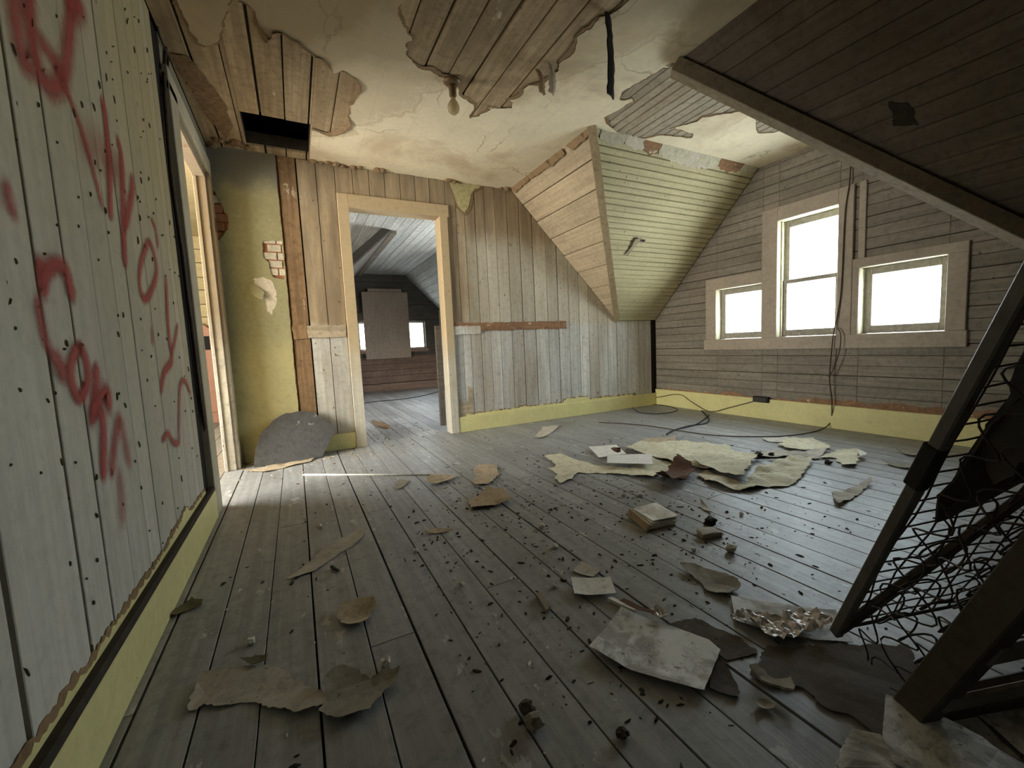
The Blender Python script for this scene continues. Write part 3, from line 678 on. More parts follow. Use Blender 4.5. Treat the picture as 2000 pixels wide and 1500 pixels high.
sheet('hanging_plaster_flap', [torn(pk, .004, 14, .012)], F_BACK, .004, MT['green_plaster'], ch, grid=.02, height=lambda x, y: .016 + max(0, .9 * (1.37 - y) * .35))
box('baseboard_return', (XL + .03, YB - .024, 0), (-.02, YB - .012, .14), MT['green_plaster'], ch)

# ------------------------------------------------------------------ gable wall with three windows
WZ0 = .775
WIN = [(2.455, 2.935, WZ0, 1.285), (1.838, 2.312, WZ0, 1.805), (1.195, 1.69, WZ0, 1.285)]
gable = [(YN, 0), (YB, 0), (YB, ZK), (YC, ZC), (YC2, ZC), (YN, ZK)]
rest = [[(YN - .3, -.1), (YB + .3, -.1), (YB + .3, ZC + .2), (YN - .3, ZC + .2)]]
for r in WIN: rest = sub_rect(rest, r)
wg_bm = bmesh.new()
for p in rest:
    lo = [wg_bm.verts.new(F_GABLE(x, y, -.13)) for x, y in p]; hi = [wg_bm.verts.new(F_GABLE(x, y, -.019)) for x, y in p]
    wg_bm.faces.new(lo[::-1]); wg_bm.faces.new(hi)
    for i in range(len(p)): wg_bm.faces.new((lo[i], lo[(i + 1) % len(p)], hi[(i + 1) % len(p)], hi[i]))
wg = link('wall_right', finish(wg_bm, 'wall_right'), MT['dark_wood'], label='grey horizontal board gable wall with three windows', kind='structure')
ge = [.0, .2, .2 + .081]
while ge[-1] < ZC: ge.append(ge[-1] + .081)
ge[-1] = ZC
boards('wall_board', gable, F_GABLE, 0, ge, lambda i: [.0026, .005, .002][i % 3], -.018, 0, MT['gable'], wg, holes=WIN, ch=.0035, jitter=.001)
brt = box('baseboard_right', (XR - .019, YN, 0), (XR - .001, YB - .001, .195), MT['yellow_trim'], label='yellow baseboard below the three windows', kind='structure')
hg = lambda x: .008 + .05 * max(0, mnoise.noise(Vector((x * 2.7, 3, 4)))) + .03 * max(0, mnoise.noise(Vector((x * 8, 3, 4))))
ragged_strip('stripped_paint_edge', F_GABLE, YN + .05, YB - .1, .194, hg, MT['rail_wood'], wg, .0026, 15)
ragged_strip('stripped_paint_edge', F_GABLE, YN + .05, 2.3, .194, lambda x: hg(x + 3) + .035 * (x < 2.0), MT['rail_wood'], wg, .0032, 16)
def window(idx, r, label, double):
    y0, y1, z0, z1 = r; X = XR
    wdw = empty('window_%d' % idx, (X, (y0 + y1) / 2, z0), label, kind='structure')
    def bx(name, lo, hi, mat, par=wdw, bev=.003):
        o = box(name, lo, hi, mat, None, bev); o.parent = par
        o.matrix_parent_inverse = Matrix.Translation(par.matrix_world.translation if False else Vector(wdw.location)).inverted(); return o
    # lining
    bx('reveal', (X - .005, y1 - .0005, z0), (X + .13, y1 + .012, z1), MT['reveal'])
    bx('reveal', (X - .005, y0 - .012, z0), (X + .13, y0 + .0005, z1), MT['reveal'])
    bx('head_lining', (X - .005, y0, z1 - .0005), (X + .13, y1, z1 + .012), MT['reveal'])
    bx('sill', (X - .005, y0, z0 - .012), (X + .14, y1, z0 + .0005), MT['win_casing'])
    def sash(ya, yb, za, zb, xo, top=.055, bot=.06, side=.05):
        s = bx('sash', (X + xo, ya, za), (X + xo + .03, ya + side, zb), MT['sash'])
        def sb(nm, lo, hi, mat, bev=.003):
            o = box(nm, lo, hi, mat, None, bev); o.parent = s; o.matrix_parent_inverse = s.matrix_parent_inverse.copy() @ Matrix.Identity(4); o.matrix_parent_inverse = Matrix.Identity(4); return o
        sb('stile', (X + xo, yb - side, za), (X + xo + .03, yb, zb), MT['sash'])
        sb('rail', (X + xo, ya + side, zb - top), (X + xo + .03, yb - side, zb), MT['sash'])
        sb('rail', (X + xo, ya + side, za), (X + xo + .03, yb - side, za + bot), MT['sash'])
        sb('pane', (X + xo + .012, ya + side, za + bot), (X + xo + .016, yb - side, zb - top), MT['glass'], 0)
    if double:
        zm = z0 + (z1 - z0) * .475
        sash(y0 + .003, y1 - .003, zm - .02, z1 - .002, .085, .055, .035, .042)
        sash(y0 + .003, y1 - .003, z0 + .002, zm + .02, .05, .035, .06, .042)
        bx('stop_bead', (X + .03, y1 - .014, z0), (X + .045, y1, z1), MT['reveal'])
        bx('stop_bead', (X + .03, y0, z0), (X + .045, y0 + .014, z1), MT['reveal'])
    else: sash(y0 + .003, y1 - .003, z0 + .002, z1 - .002, .06)
    return wdw, bx
w1, bx1 = window(1, WIN[0], 'small single-pane window nearest the back wall', False)
w2, bx2 = window(2, WIN[1], 'tall double-hung sash window in the gable centre', True)
w3, bx3 = window(3, WIN[2], 'small single-pane window nearest the leaning bedspring', False)
cx = XR - .022
bx1('casing', (cx, WIN[0][1], WZ0), (XR, 3.055, 1.285), MT['win_casing'])
bx1('head_casing', (cx, 2.452, 1.285), (XR, 3.055, 1.40), MT['win_casing'])
bx2('casing', (cx - .004, 2.312, WZ0), (XR, 2.452, 1.925), MT['win_casing'])
bx2('casing', (cx - .004, 1.735, WZ0), (XR, 1.838, 1.925), MT['win_casing'])
bx2('head_casing', (cx - .004, 1.838, 1.805), (XR, 2.312, 1.925), MT['win_casing'])
bx3('casing', (cx, 1.095, WZ0), (XR, 1.195, 1.285), MT['win_casing'])
bx3('casing', (cx, 1.69, WZ0), (XR, 1.735, 1.285), MT['win_casing'])
bx3('head_casing', (cx, 1.095, 1.285), (XR, 1.735, 1.355), MT['win_casing'])
tw = box('trim_1', (XR - .026, 1.085, .665), (XR, 3.075, WZ0), MT['win_casing'], label='long flat apron board under all three windows', kind='structure')
box('trim_2', (XR - .016, 1.66, 1.355), (XR, 1.705, 1.93), MT['win_casing'], label='narrow upright batten right of the tall window', kind='structure')

# ------------------------------------------------------------------ sloped ceilings
def hipmain(sgn, y0, yk): pass
mt_far = [(YC, 0), (YB, SL), (YB, 0)]
s1 = plate('ceiling_slope', [(YC - .02, -.02), (YB + .15, SL + .15), (YB + .15, -.02)], F_MAIN, -.13, -.019, MT['dark_wood'], None, 0, label='tan triangular slope of wide boards beside the back wall', kind='structure')
boards('slope_board', mt_far, F_MAIN, 0, [0, .19, .405, .63, .86, 1.10, 1.34, 1.60, SL], lambda i: .008, -.018, 0, MT['brown_slope'], s1, ch=.002, jitter=.002)
for k_, (a, b_) in enumerate([(YC + .02, 2.62), (2.58, 2.80), (2.84, 3.1), (3.05, 3.42), (3.4, 3.75)]):
    sheet('torn_lath_edge', [torn([(a, -.02), (b_, -.02), (b_ - .02, .035 + .012 * (k_ % 3)), (a + .02, .03 + .01 * (k_ % 2))], .008, 50 + k_, .015)], F_MAIN, .018, MT['backing'], s1, height=lambda x, y: .002)
yreg = [(XC, 0), (XR, 0), (XR, SL2), (XK, SL2)]
s2 = plate('ceiling_slope', [(XC - .01, -.02), (XR + .12, -.02), (XR + .12, SL2 + .12), (XK + .09, SL2 + .12)], F_BAYF, -.13, -.019, MT['dark_wood'], None, 0, label='pale yellow beadboard slope above the window bay', kind='structure')
boards('bead_strip', yreg, F_BAYF, 0, span(0, SL2, .0515, .001, 2), lambda i: [.0045, .0025][i % 2], -.018, 0, MT['yellow_slope'], s2, ch=.005, jitter=.0008)
tacks('tack_scraps', F_BAYF, 60, (XC, XR, .05, SL2 - .05, lambda x, y: x > XC + y * .75 + .05), 17, .007, s2, MT['brown_board'])
sheet('peeling_splinter', [torn([(2.93, .80), (3.0, .78), (2.98, .87), (2.965, .97), (2.92, .98), (2.94, .88)], .004, 61, .01)], F_BAYF, .004, MT['flake_tan'], s2, height=lambda x, y: .003 + max(0, (1.0 - y)) * .08)
sheet('peeling_splinter', [torn([(2.93, .79), (3.07, .81), (3.06, .825), (2.96, .81)], .003, 62, .01)], F_BAYF, .004, MT['black'], s2, height=lambda x, y: .012)
# top edge of the yellow slope: remains of paper and lath
for k_, (a, b_, m_, t_) in enumerate([(XC + .08, 2.36, 'flake_yellow', .09), (2.34, 2.62, 'patch_plaster', .08), (2.52, 2.72, 'rail_wood', .10), (2.70, 3.05, 'flake_yellow', .11), (3.0, 3.2, 'rail_wood', .10), (2.85, 3.4, 'patch_plaster', .125), (3.16, 3.5, 'flake_yellow', .09), (3.40, 3.72, 'rail_wood', .095), (3.7, 3.93, 'flake_yellow', .07)]):
    sheet('torn_paper_edge', [torn([(a, -.012), (b_, -.012), (b_ - .03, t_ * .8), ((a + b_) / 2, t_), (a + .02, t_ * .75)], .012, 70 + k_, .014)], F_BAYF, .003, MT[m_], s2, height=lambda x, y, k_=k_: .002 + .0012 * (k_ % 4))
# near side of the bay (turned away from the photograph) and the near main slope
near = [(YR, 0), (YC2, 0), (YN, SL), (YR, SL)]
s3 = plate('ceiling_slope', [(YR - .1, -.02), (YC2, -.02), (YC2 - .02, 0), (YN, SL), (YN, SL + .1), (YR - .1, SL + .1)], F_MAIN, -.13, -.019, MT['dark_wood'], None, 0, label='dark board slope above the leaning bedspring', kind='structure')
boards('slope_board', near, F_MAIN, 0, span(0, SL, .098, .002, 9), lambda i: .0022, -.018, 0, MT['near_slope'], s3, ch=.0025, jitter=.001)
sheet('peeled_patch', [torn([(.93, .74), (.99, .70), (1.0, .82), (.92, .86)], .008, 80, .014)], F_MAIN, .002, MT['dark_wood'], s3, height=lambda x, y: .001)
s4 = plate('ceiling_slope', [(XC, -.02), (XR + .12, -.02), (XR + .12, SLN + .12), (XK + .09, SLN + .12)], F_BAYN, -.13, -.019, MT['dark_wood'], None, 0, label='far side of the window bay slope turned from view', kind='structure')
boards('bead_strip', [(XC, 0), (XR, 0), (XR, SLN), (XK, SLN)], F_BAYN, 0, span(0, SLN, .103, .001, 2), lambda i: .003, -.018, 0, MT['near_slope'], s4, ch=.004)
# hip boards
beam('trim_3', F_MAIN(YC - .012, -.01, .012), Vector((XK - .0, YB - .012, ZK + .0)) + Vector((-.012, -.012, -.0)), .062, .022, (-1, -1, -1.2), MT['hip_board'], label='brown trim board on the corner between tan and yellow slopes', kind='structure')
hp, hq = Vector((XC, YC2, ZC)), Vector((XK, YN, ZK))
beam('trim_4', hp + Vector((-.012, .0, -.03)), hq + Vector((-.012, .0, -.03)), .085, .075, (0, 0, 1), MT['hip_near'], label='long dusty beam along the edge of the dark slope', kind='structure')

# ------------------------------------------------------------------ flat ceiling
HX0, HX1, HY0, HY1 = -.185, .222, 3.20, 3.665
cl = slab('ceiling', [((-.6, YR - .1, ZC + .019), (HX0, YB + .15, ZC + .10)), ((HX1, YR - .1, ZC + .019), (XC + .01, YB + .15, ZC + .10)), ((HX0, YR - .1, ZC + .019), (HX1, HY0, ZC + .10)), ((HX0, HY1, ZC + .019), (HX1, YB + .15, ZC + .10)), ((XC + .01, YC2 - .02, ZC + .019), (XR + .15, YC + .02, ZC + .10))], MT['dark_wood'], label='board ceiling with torn cream paper hanging off', kind='structure')
slab('attic_hole', [((HX0 - .2, HY0 - .3, ZC + .10), (HX0 - .1, HY1 + .2, ZC + .7)), ((HX1 + .1, HY0 - .3, ZC + .10), (HX1 + .2, HY1 + .2, ZC + .7)), ((HX0 - .2, HY0 - .4, ZC + .10), (HX1 + .2, HY0 - .3, ZC + .7)), ((HX0 - .2, HY1 + .2, ZC + .10), (HX1 + .2, HY1 + .3, ZC + .7)), ((HX0 - .2, HY0 - .4, ZC + .7), (HX1 + .2, HY1 + .3, ZC + .75))], MT['void_black'], cl, label='black hole open to the roof space')
ce = [-.4435, -.346] + [-.208 + .138 * i for i in range(15)]
ce = [e for e in ce if e < 1.70] + [1.725]
boards('ceiling_board', [(XL, YR), (1.725, YR), (1.725, YB), (XL, YB)], F_CEIL, 1, ce, lambda i: [.007, .011, .005, .013][i % 4], -.018, 0, MT['ceil_board'], cl, holes=[(HX0, HX1, HY0, HY1)], ch=.0025, jitter=.003)
boards('ceiling_board', [(1.725, YR), (XC, YR), (XC, YB), (1.725, YB)], F_CEIL, 1, span(1.725, XC, .073), lambda i: .003, -.018, 0, MT['ceil_board'], cl, ch=.004, jitter=.001)
boards('ceiling_board', [(XC, YC2), (XR, YC2), (XR, YC), (XC, YC)], F_CEIL, 1, span(XC, XR, .073), lambda i: [.003, .003, .006][i % 3], -.018, 0, MT['ceil_board'], cl, ch=.005, jitter=.001)
def cp(px): return [tuple(hit(u, v, 2, ZC)[:2]) for u, v in px]
eA = cp([(465, 0), (484, 8), (497, 20), (496, 39), (504, 56), (518, 81), (529, 76), (538, 64), (552, 64), (574, 78), (591, 90), (613, 109), (627, 112), (644, 134), (650, 146), (669, 137), (692, 151), (697, 165), (692, 193), (680, 213), (678, 238), (658, 252), (641, 258), (608, 249)])
hB = cp([(790, 0), (782, 14), (790, 36), (800, 53), (807, 78), (796, 84), (793, 104), (800, 112), (807, 120), (827, 129), (846, 129), (863, 143), (900, 146), (902, 157), (902, 182), (919, 190), (933, 202), (919, 227), (933, 224), (953, 204), (978, 209), (1000, 210), (1000, 199), (986, 193), (1009, 185), (1031, 165), (1048, 162), (1090, 137), (1090, 123), (1115, 90), (1126, 67), (1140, 53), (1171, 31), (1199, 22), (1219, 0)])
hB += [(1.42, 1.2), (1.35, .7), (1.0, .5), (.6, .75), (.5, 1.3)]
hC = cp([(1184, 228), (1195, 247), (1202, 261), (1217, 269), (1240, 270), (1264, 267), (1286, 261), (1349, 267), (1352, 260), (1308, 250), (1327, 245), (1360, 236), (1371, 226), (1418, 219), (1466, 210)]) + [(2.45, YC2 + .01), (2.02, YC2 + .012), (1.99, 1.78)] + cp([(1319, 131), (1297, 133), (1279, 144), (1253, 159), (1217, 177), (1213, 192), (1236, 190), (1240, 197)])
hC = [(min(max(x, 1.5), 3.9), min(max(y, YC2 + .01), YC - .004)) for x, y in hC]
hC2 = cp([(1470, 214), (1477, 225), (1479, 250), (1484, 258), (1510, 258), (1543, 247), (1561, 265), (1580, 269), (1590, 262)]) + [(3.1, YC2 + .01), (2.5, YC2 + .01)]
hC2 = [(x, max(y, YC2 + .01)) for x, y in hC2]
outer = [(XL + .3, YR), (XC, YR), (XC, YC2), (XR, YC2), (XR, YC), (XC, YC), (XC, YB - .03)] + torn([(XC, YB - .005), (HX1 + .01, YB - .005)], .012, 90, .03, False)[1:-1] + [(HX1 + .005, YB - .01), (HX1 + .005, 3.30)]
def edge_torn(pts, jag, seed): return torn(pts, jag, seed, .016, False)
outA = edge_torn(eA[::-1], .008, 91)
mainpoly = outer + outA + [(.02, 1.6), (-.1, 1.2), (-.2, .8), (-.14, .3)]
def shrink(pts, d, seed):        # loop moved outwards by an uneven amount
    rs = random.Random(seed); n = len(pts); A = parea(pts); out = []
    for i in range(n):
        a, b, c = Vector(pts[i - 1]), Vector(pts[i]), Vector(pts[(i + 1) % n]); e = (c - a)
        if e.length < 1e-6: out.append(pts[i]); continue
        e.normalize(); nn = Vector((e.y, -e.x)) * (1 if A > 0 else -1)
        f = max(0, .55 + 1.2 * mnoise.noise(Vector((b.x * 7, b.y * 7, seed))))
        out.append(tuple(b + nn * d * f))
    return out
tB, tC, tC2 = torn(hB, .008, 92, .016), torn(hC, .006, 93, .016), torn(hC2, .005, 94, .016)
clampC = lambda l: [(x, min(max(y, YC2 + .004), YC - .003)) for x, y in l]
tC, tC2 = clampC(tC), clampC(tC2)
pap_h = lambda x, y: .004 + .004 * max(0, mnoise.noise(Vector((x * 2, y * 2, 0))))
sheet('ceiling_paper', [mainpoly, shrink(tB, .03, 1), clampC(shrink(tC, .02, 2)), clampC(shrink(tC2, .012, 3))], F_CEIL, .0015, MT['ceil_paper'], cl, grid=.16, height=pap_h)
# brown backing that shows along the torn edges
def ring(name, loop, d, seed, wid=.05):
    big = shrink(loop, wid, seed); 
    inner = shrink(loop, -.006, seed + 5)
    try: sheet(name, [shrink(loop, .045, seed), loop], F_CEIL, .0012, MT['backing'], cl, height=lambda x, y: .0022)
    except Exception as ex: print('ring', ex)
ring('torn_backing', tB, .03, 1); ring('torn_backing', tC, .03, 2); ring('torn_backing', tC2, .02, 3)
bandA = [tuple(Vector(p) + Vector((-.012 - .016 * max(0, mnoise.noise(Vector((p[0] * 9, p[1] * 9, 4)))), 0))) for p in outA]
sheet('torn_backing', [outA + [(x + .03, y - .01) for x, y in outA][::-1]], F_CEIL, .001, MT['backing'], cl, height=lambda x, y: .0021) if False else None
def curl_edge(name, pts, wdt, r, seed, mat):       # narrow curled strip of paper along a torn edge
    rs = random.Random(seed); bm = bmesh.new(); prev = None
    for i, p in enumerate(pts):
        a = Vector(pts[max(i - 1, 0)]); b = Vector(pts[min(i + 1, len(pts) - 1)]); e = (b - a)
        if e.length < 1e-6: continue
        e.normalize(); nn = Vector((-e.y, e.x)); ww = wdt * max(.12, .5 + .9 * mnoise.noise(Vector((p[0] * 6, p[1] * 6, seed))))
        row = [bm.verts.new(F_CEIL(p[0] + nn.x * ww * t, p[1] + nn.y * ww * t, .0055 + .02 * ww / wdt * t * t)) for t in (-.15, .35, .7, 1.0)]
        if prev:
            for j in range(3): bm.faces.new((prev[j], prev[j + 1], row[j + 1], row[j]))
        prev = row
    o = link(name, finish(bm, name, True), mat, cl)
    md = o.modifiers.new('thickness', 'SOLIDIFY'); md.thickness = .0012
curl_edge('curled_paper_edge', outA, .035, .01, 3, MT['backing'])
sheet('ceiling_paper_patch', [torn(cp([(345, 0), (358, 30), (372, 60), (385, 80), (400, 87), (425, 80), (432, 60), (438, 30), (448, 0)]) + [(-.12, 1.9), (-.3, 1.9)], .008, 95, .016)], F_CEIL, .0015, MT['ceil_paper'], cl, grid=.1, height=lambda x, y: .004)
sheet('torn_backing', [torn(cp([(340, 0), (355, 32), (369, 63), (383, 84), (400, 91), (428, 83), (436, 62), (442, 32), (453, 0)]) + [(-.10, 1.9), (-.32, 1.9)], .010, 96, .016)], F_CEIL, .0012, MT['backing'], cl, height=lambda x, y: .002)
# stained board and crumbled plaster along the left corner and the back wall
sheet('water_stained_board', [torn([(-.425, 2.72), (-.35, 2.72), (-.255, 3.1), (-.245, 3.42), (-.30, 3.6), (-.37, 3.3)], .008, 97, .02)], F_CEIL, .006, MT['brown_board'], cl, height=lambda x, y: .003)
def rubble(name, pts, mat, parent, seed, size):
    rs = random.Random(seed)
    for x, y, z, s_ in pts:
        bm = bmesh.new(); bmesh.ops.create_icosphere(bm, subdivisions=2, radius=s_)
        for v in bm.verts:
            v.co *= 1 + .5 * mnoise.noise(v.co * (2.2 / s_) * .5 + Vector((seed, x * 9, y)))
            v.co.z *= .6; v.co += Vector((x, y, z))
        link(name, finish(bm, name), mat, parent)
rr = random.Random(12)
rubble('plaster_lump', [(x, YB - .02 + rr.uniform(-.02, .01), ZC - .012, rr.uniform(.018, .034)) for x in (.25, .31, .36, .42, .47, .55, .60, .74, .78, 1.36, 1.42, 1.47, 1.95, 1.9)], MT['backing'], cl, 3, .03)
rubble('soot_lump', [(-.40 + .03 * i, 3.68 + rr.uniform(-.06, .05), ZC - .006, rr.uniform(.02, .04)) for i in range(8)], MT['brown_board'], cl, 5, .03)

# ------------------------------------------------------------------ walls out of view that close the room
slab('wall_front', [((-.6, YR - .12, 0), (XK + .1, YR, ZC + .1))], MT['gable'], label='plain wall behind the viewer', kind='structure')
slab('wall_knee', [((XK, YR - .1, 0), (XK + .1, YN + .0, ZK + .06)), ((XK, YN - .1, 0), (XR + .15, YN, ZK + .06))], MT['gable'], label='low knee wall under the dark slope', kind='structure')

# ------------------------------------------------------------------ the room beyond the doorway
BX0, BX1, ZK2 = 1.23, 2.13, 1.03
wf_rect = [(1.18, 1.27, .85, 1.36), (2.14, 2.47, .85, 1.40)]
FF = Frame((0, YF, 0), (1, 0, 0), (0, 0, 1), (0, -1, 0))
ps = [[(-.4, -.1), (3.6, -.1), (3.6, ZC + .2), (-.4, ZC + .2)]]
FWIN = [(1.14, 1.56, .84, 1.40), (2.06, 2.48, .84, 1.40)]
for r in FWIN: ps = sub_rect(ps, r)
bm = bmesh.new()
for p in ps:
    lo = [bm.verts.new(FF(x, y, -.13)) for x, y in p]; hi = [bm.verts.new(FF(x, y, -.019)) for x, y in p]
    bm.faces.new(lo[::-1]); bm.faces.new(hi)
    for i in range(len(p)): bm.faces.new((lo[i], lo[(i + 1) % len(p)], hi[(i + 1) % len(p)], hi[i]))
wf = link('wall_far', finish(bm, 'wall_far'), MT['dark_wood'], label='dark end wall of the far room', kind='structure')
fgable = [(-.1, 0), (3.43, 0), (3.43, ZK2), (BX1, ZC), (BX0, ZC), (-.1, ZK2)]
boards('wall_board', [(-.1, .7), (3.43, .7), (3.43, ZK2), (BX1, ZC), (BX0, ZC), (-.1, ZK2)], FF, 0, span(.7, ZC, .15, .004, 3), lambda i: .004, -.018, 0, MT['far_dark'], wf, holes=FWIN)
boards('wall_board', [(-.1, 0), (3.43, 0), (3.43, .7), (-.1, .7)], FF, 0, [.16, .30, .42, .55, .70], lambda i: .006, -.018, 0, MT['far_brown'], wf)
for i, r in enumerate(FWIN):
    wd = box('window_%d' % (4 + i), (r[0] - .04, YF - .03, r[2] - .07), (r[1] + .04, YF, r[2]), MT['far_brown'], label=['far room window left of the tan panel', 'far room window right of the tan panel'][i], kind='structure')
    box('sash', (r[0], YF + .05, r[2]), (r[0] + .03, YF + .08, r[3]), MT['sash'], wd); box('sash', (r[1] - .03, YF + .05, r[2]), (r[1], YF + .08, r[3]), MT['sash'], wd)
    box('rail', (r[0] + .03, YF + .05, r[3] - .03), (r[1] - .03, YF + .08, r[3]), MT['sash'], wd); box('rail', (r[0] + .03, YF + .05, r[2]), (r[1] - .03, YF + .08, r[2] + .03), MT['sash'], wd)
    box('pane', (r[0] + .03, YF + .063, r[2] + .03), (r[1] - .03, YF + .067, r[3] - .03), MT['glass'], wd, 0)
box('baseboard_far', (-.1, YF - .02, 0), (3.4, YF - .001, .15), MT['far_brown'], label='dull baseboard of the far room end wall', kind='structure')
F_R2 = Frame((BX1, 0, ZC), (0, 1, 0), (S2, 0, -S2), (-S2, 0, -S2)); F_L2 = Frame((BX0, 0, ZC), (0, 1, 0), (-S2, 0, -S2), (S2, 0, -S2)); SL3 = (ZC - ZK2) / S2
c2 = slab('ceiling_far', [((-.6, YB + .11, ZC + .019), (BX1 + .02, YF + .15, ZC + .1)), ((BX1 + .02, YB + .11, ZC + .019), (3.55, 6.3, ZC + .1))], MT['dark_wood'], label='whitewashed plank ceiling of the far room', kind='structure')  # second box roofs the unseen dormer added for light
boards('ceiling_board', [(-.3, YB + .11), (BX1, YB + .11), (BX1, YF), (-.3, YF)], F_CEIL, 1, span(-.3, BX1, .105, .004, 8), lambda i: .004, -.018, 0, MT['far_ceil'], c2, jitter=.001)
s5 = plate('ceiling_slope', [(6.2, -.02), (YF + .1, -.02), (YF + .1, SL3 + .1), (6.2, SL3 + .1)], F_R2, -.13, -.019, MT['dark_wood'], None, 0, label='right-hand plank slope in the far room', kind='structure')
boards('slope_board', [(6.2, 0), (YF, 0), (YF, SL3), (6.2, SL3)], F_R2, 0, span(0, SL3, .14, .004, 4), lambda i: .004, -.018, 0, MT['far_ceil'], s5)
plate('added_dormer_cheek', [(BX1, ZC), (3.45, ZC), (3.45, ZK2 - .02)], Frame((0, 6.2, 0), (1, 0, 0), (0, 0, 1), (0, -1, 0)), -.06, 0, MT['far_ceil'], None, 0, label='triangular cheek of the unseen dormer added to the far room', kind='structure')  # closes the unseen dormer that was added to let light in
YA = 5.55
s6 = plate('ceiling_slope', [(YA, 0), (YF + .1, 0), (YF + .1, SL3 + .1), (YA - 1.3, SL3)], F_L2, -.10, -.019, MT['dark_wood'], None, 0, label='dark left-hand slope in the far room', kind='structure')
boards('slope_board', [(YA, 0), (YF, 0), (YF, SL3), (YA - 1.3, SL3)], F_L2, 0, span(0, SL3, .16, .004, 4), lambda i: .004, -.018, 0, MT['far_dark'], s6)  # the slope's shade is put into its dark board colour
beam('trim_5', F_L2(YA, .01, .02), F_L2(YF, .01, .02), .09, .05, (0, 0, 1), MT['gable'], label='pale trim board along the far room left slope', kind='structure')
slab('wall_far_knee', [((3.43, YB + .1, 0), (3.53, 4.4, ZC + .1)), ((3.43, 5.8, 0), (3.53, 6.25, ZC + .1)), ((3.43, 4.4, 0), (3.53, 5.8, .7)), ((3.43, 4.4, 1.9), (3.53, 5.8, ZC + .1)), ((3.43, 6.25, 0), (3.53, YF + .1, ZK2 + .1))], MT['far_dark'], label='right wall of the far room with an added unseen window', kind='structure')  # full-height part and window opening added to brighten the far room
slab('wall_partition', [((-.45, 4.24, 0), (-.33, 4.3, ZC + .1)), ((-.45, 6.2, 0), (-.33, YF + .1, ZC + .1)), ((-.45, 4.3, 2.2), (-.33, 6.2, ZC + .1))], MT['far_dark'], label='partition between the far room and the side room', kind='structure')  # wide opening added to pass side-room light into the far room
pb = box('tan_panel', (1.24, YF - .10, .66), (2.13, YF - .07, 1.98), MT['tan_sheet'], None, .004, label='large tan panel leaning over the far room window', category='panel')
box('panel_top_batten', (1.36, YF - .065, 1.93), (2.02, YF - .035, 2.05), MT['tan_sheet'], pb, .003)
dp = box('dark_post', (2.50, YF - 1.0, 0), (2.72, YF - .92, 1.55), MT['far_dark'], None, .01, label='dark broken board standing right of the far window', category='board')
box('board_offcut', (2.72, YF - .99, .0), (2.80, YF - .94, .55), MT['far_dark'], dp, .01)
dl = empty('door_3', (1.275, 3.93, 0), 'dark door leaf folded back behind the tan doorway', kind='structure')
o = box('door_leaf', (1.208, 3.915, .06), (1.262, 3.95, 1.03), MT['far_dark'], None, .004); o.location = -Vector(dl.location); o.parent = dl
tube('fallen_wire', [hit(u, v, 2, .006) for u, v in [(706, 788), (735, 784), (780, 780), (815, 775), (845, 768), (862, 762)]], .006, MT['black'], label='black wire lying across the far room floor', category='wire')
sheet('broken_slat', [torn([tuple(fl(u, v)[:2]) for u, v in [(727, 822), (745, 826), (763, 834), (758, 838), (740, 834)]], .01, 4, .05)], F_FLOOR, .015, MT['brown_board'], center=fl(745, 830), label='brown broken slat on the floor inside the far room', category='slat')

# ------------------------------------------------------------------ the side room behind the left wall
YS = 6.5
ws = slab('wall_side_end', [((-2.9, YS + .019, 0), (-.33, YS + .12, ZC + .1))], MT['dark_wood'], label='sunlit yellow board wall of the side room', kind='structure')
FS = Frame((0, YS, 0), (1, 0, 0), (0, 0, 1), (0, -1, 0))
boards('wall_board', [(-2.7, 0), (-.45, 0), (-.45, ZC), (-2.7, ZC)], FS, 0, span(0, ZC, .165, .012, 6), lambda i: .008, -.018, 0, MT['side_yellow'], ws)
pk = plate('pink_panel', [(-1.6, .0), (-.5, .0), (-.5, 1.10), (-.83, 1.10), (-1.0, 1.26), (-1.6, 1.26)], FS, .01, .06, MT['side_pink'], None, .004, label='pink painted stair panel seen through the left doorway', category='panel')
box('pink_panel_moulding', (-1.6, YS - .075, .14), (-.5, YS - .058, .155), MT['side_pink'], pk, .002)
box('socket_hole', (-1.02, YS - .066, .93), (-.94, YS - .058, 1.10), MT['void_black'], pk, 0)
slab('wall_side_window', [((-2.85, 1.3, 0), (-2.73, 6.6, .5)), ((-2.85, 1.3, 2.1), (-2.73, 6.6, ZC + .1)), ((-2.85, 1.3, .5), (-2.73, 1.5, 2.1)), ((-2.85, 4.3, .5), (-2.73, 6.6, 2.1)), ((-2.85, 2.87, .5), (-2.73, 2.93, 2.1))], MT['side_yellow'], label='window wall of the side room', kind='structure')
slab('wall_side_near', [((-2.85, 1.3, 0), (-.5, 1.4, ZC + .1))], MT['side_yellow'], label='near wall of the side room', kind='structure')
slab('ceiling_side', [((-2.85, 1.3, ZC), (-.53, 6.62, ZC + .1))], MT['side_yellow'], label='ceiling of the side room', kind='structure')

# ------------------------------------------------------------------ things: ceiling lamp
bp = hit(883, 158, 2, ZC - .004)
lamp = empty('ceiling_lamp', (bp.x, bp.y, ZC), 'bare bulb in a tarnished socket on the torn ceiling', 'lamp')
L0 = (0, 0, 0)
lathe('canopy', [(.001, -.004), (.05, -.004), (.05, -.014), (.036, -.024), (.024, -.03), (.001, -.03)], MT['brass'], lamp, 24)
lathe('socket', [(.001, -.028), (.024, -.028), (.024, -.045), (.021, -.05), (.021, -.085), (.018, -.09), (.001, -.09)], MT['brass'], lamp, 20)
lathe('bulb', [(.001, -.088), (.013, -.09), (.014, -.105), (.024, -.120), (.033, -.138), (.035, -.152), (.030, -.170), (.018, -.182), (.001, -.187)], MT['bulb'], lamp, 20)
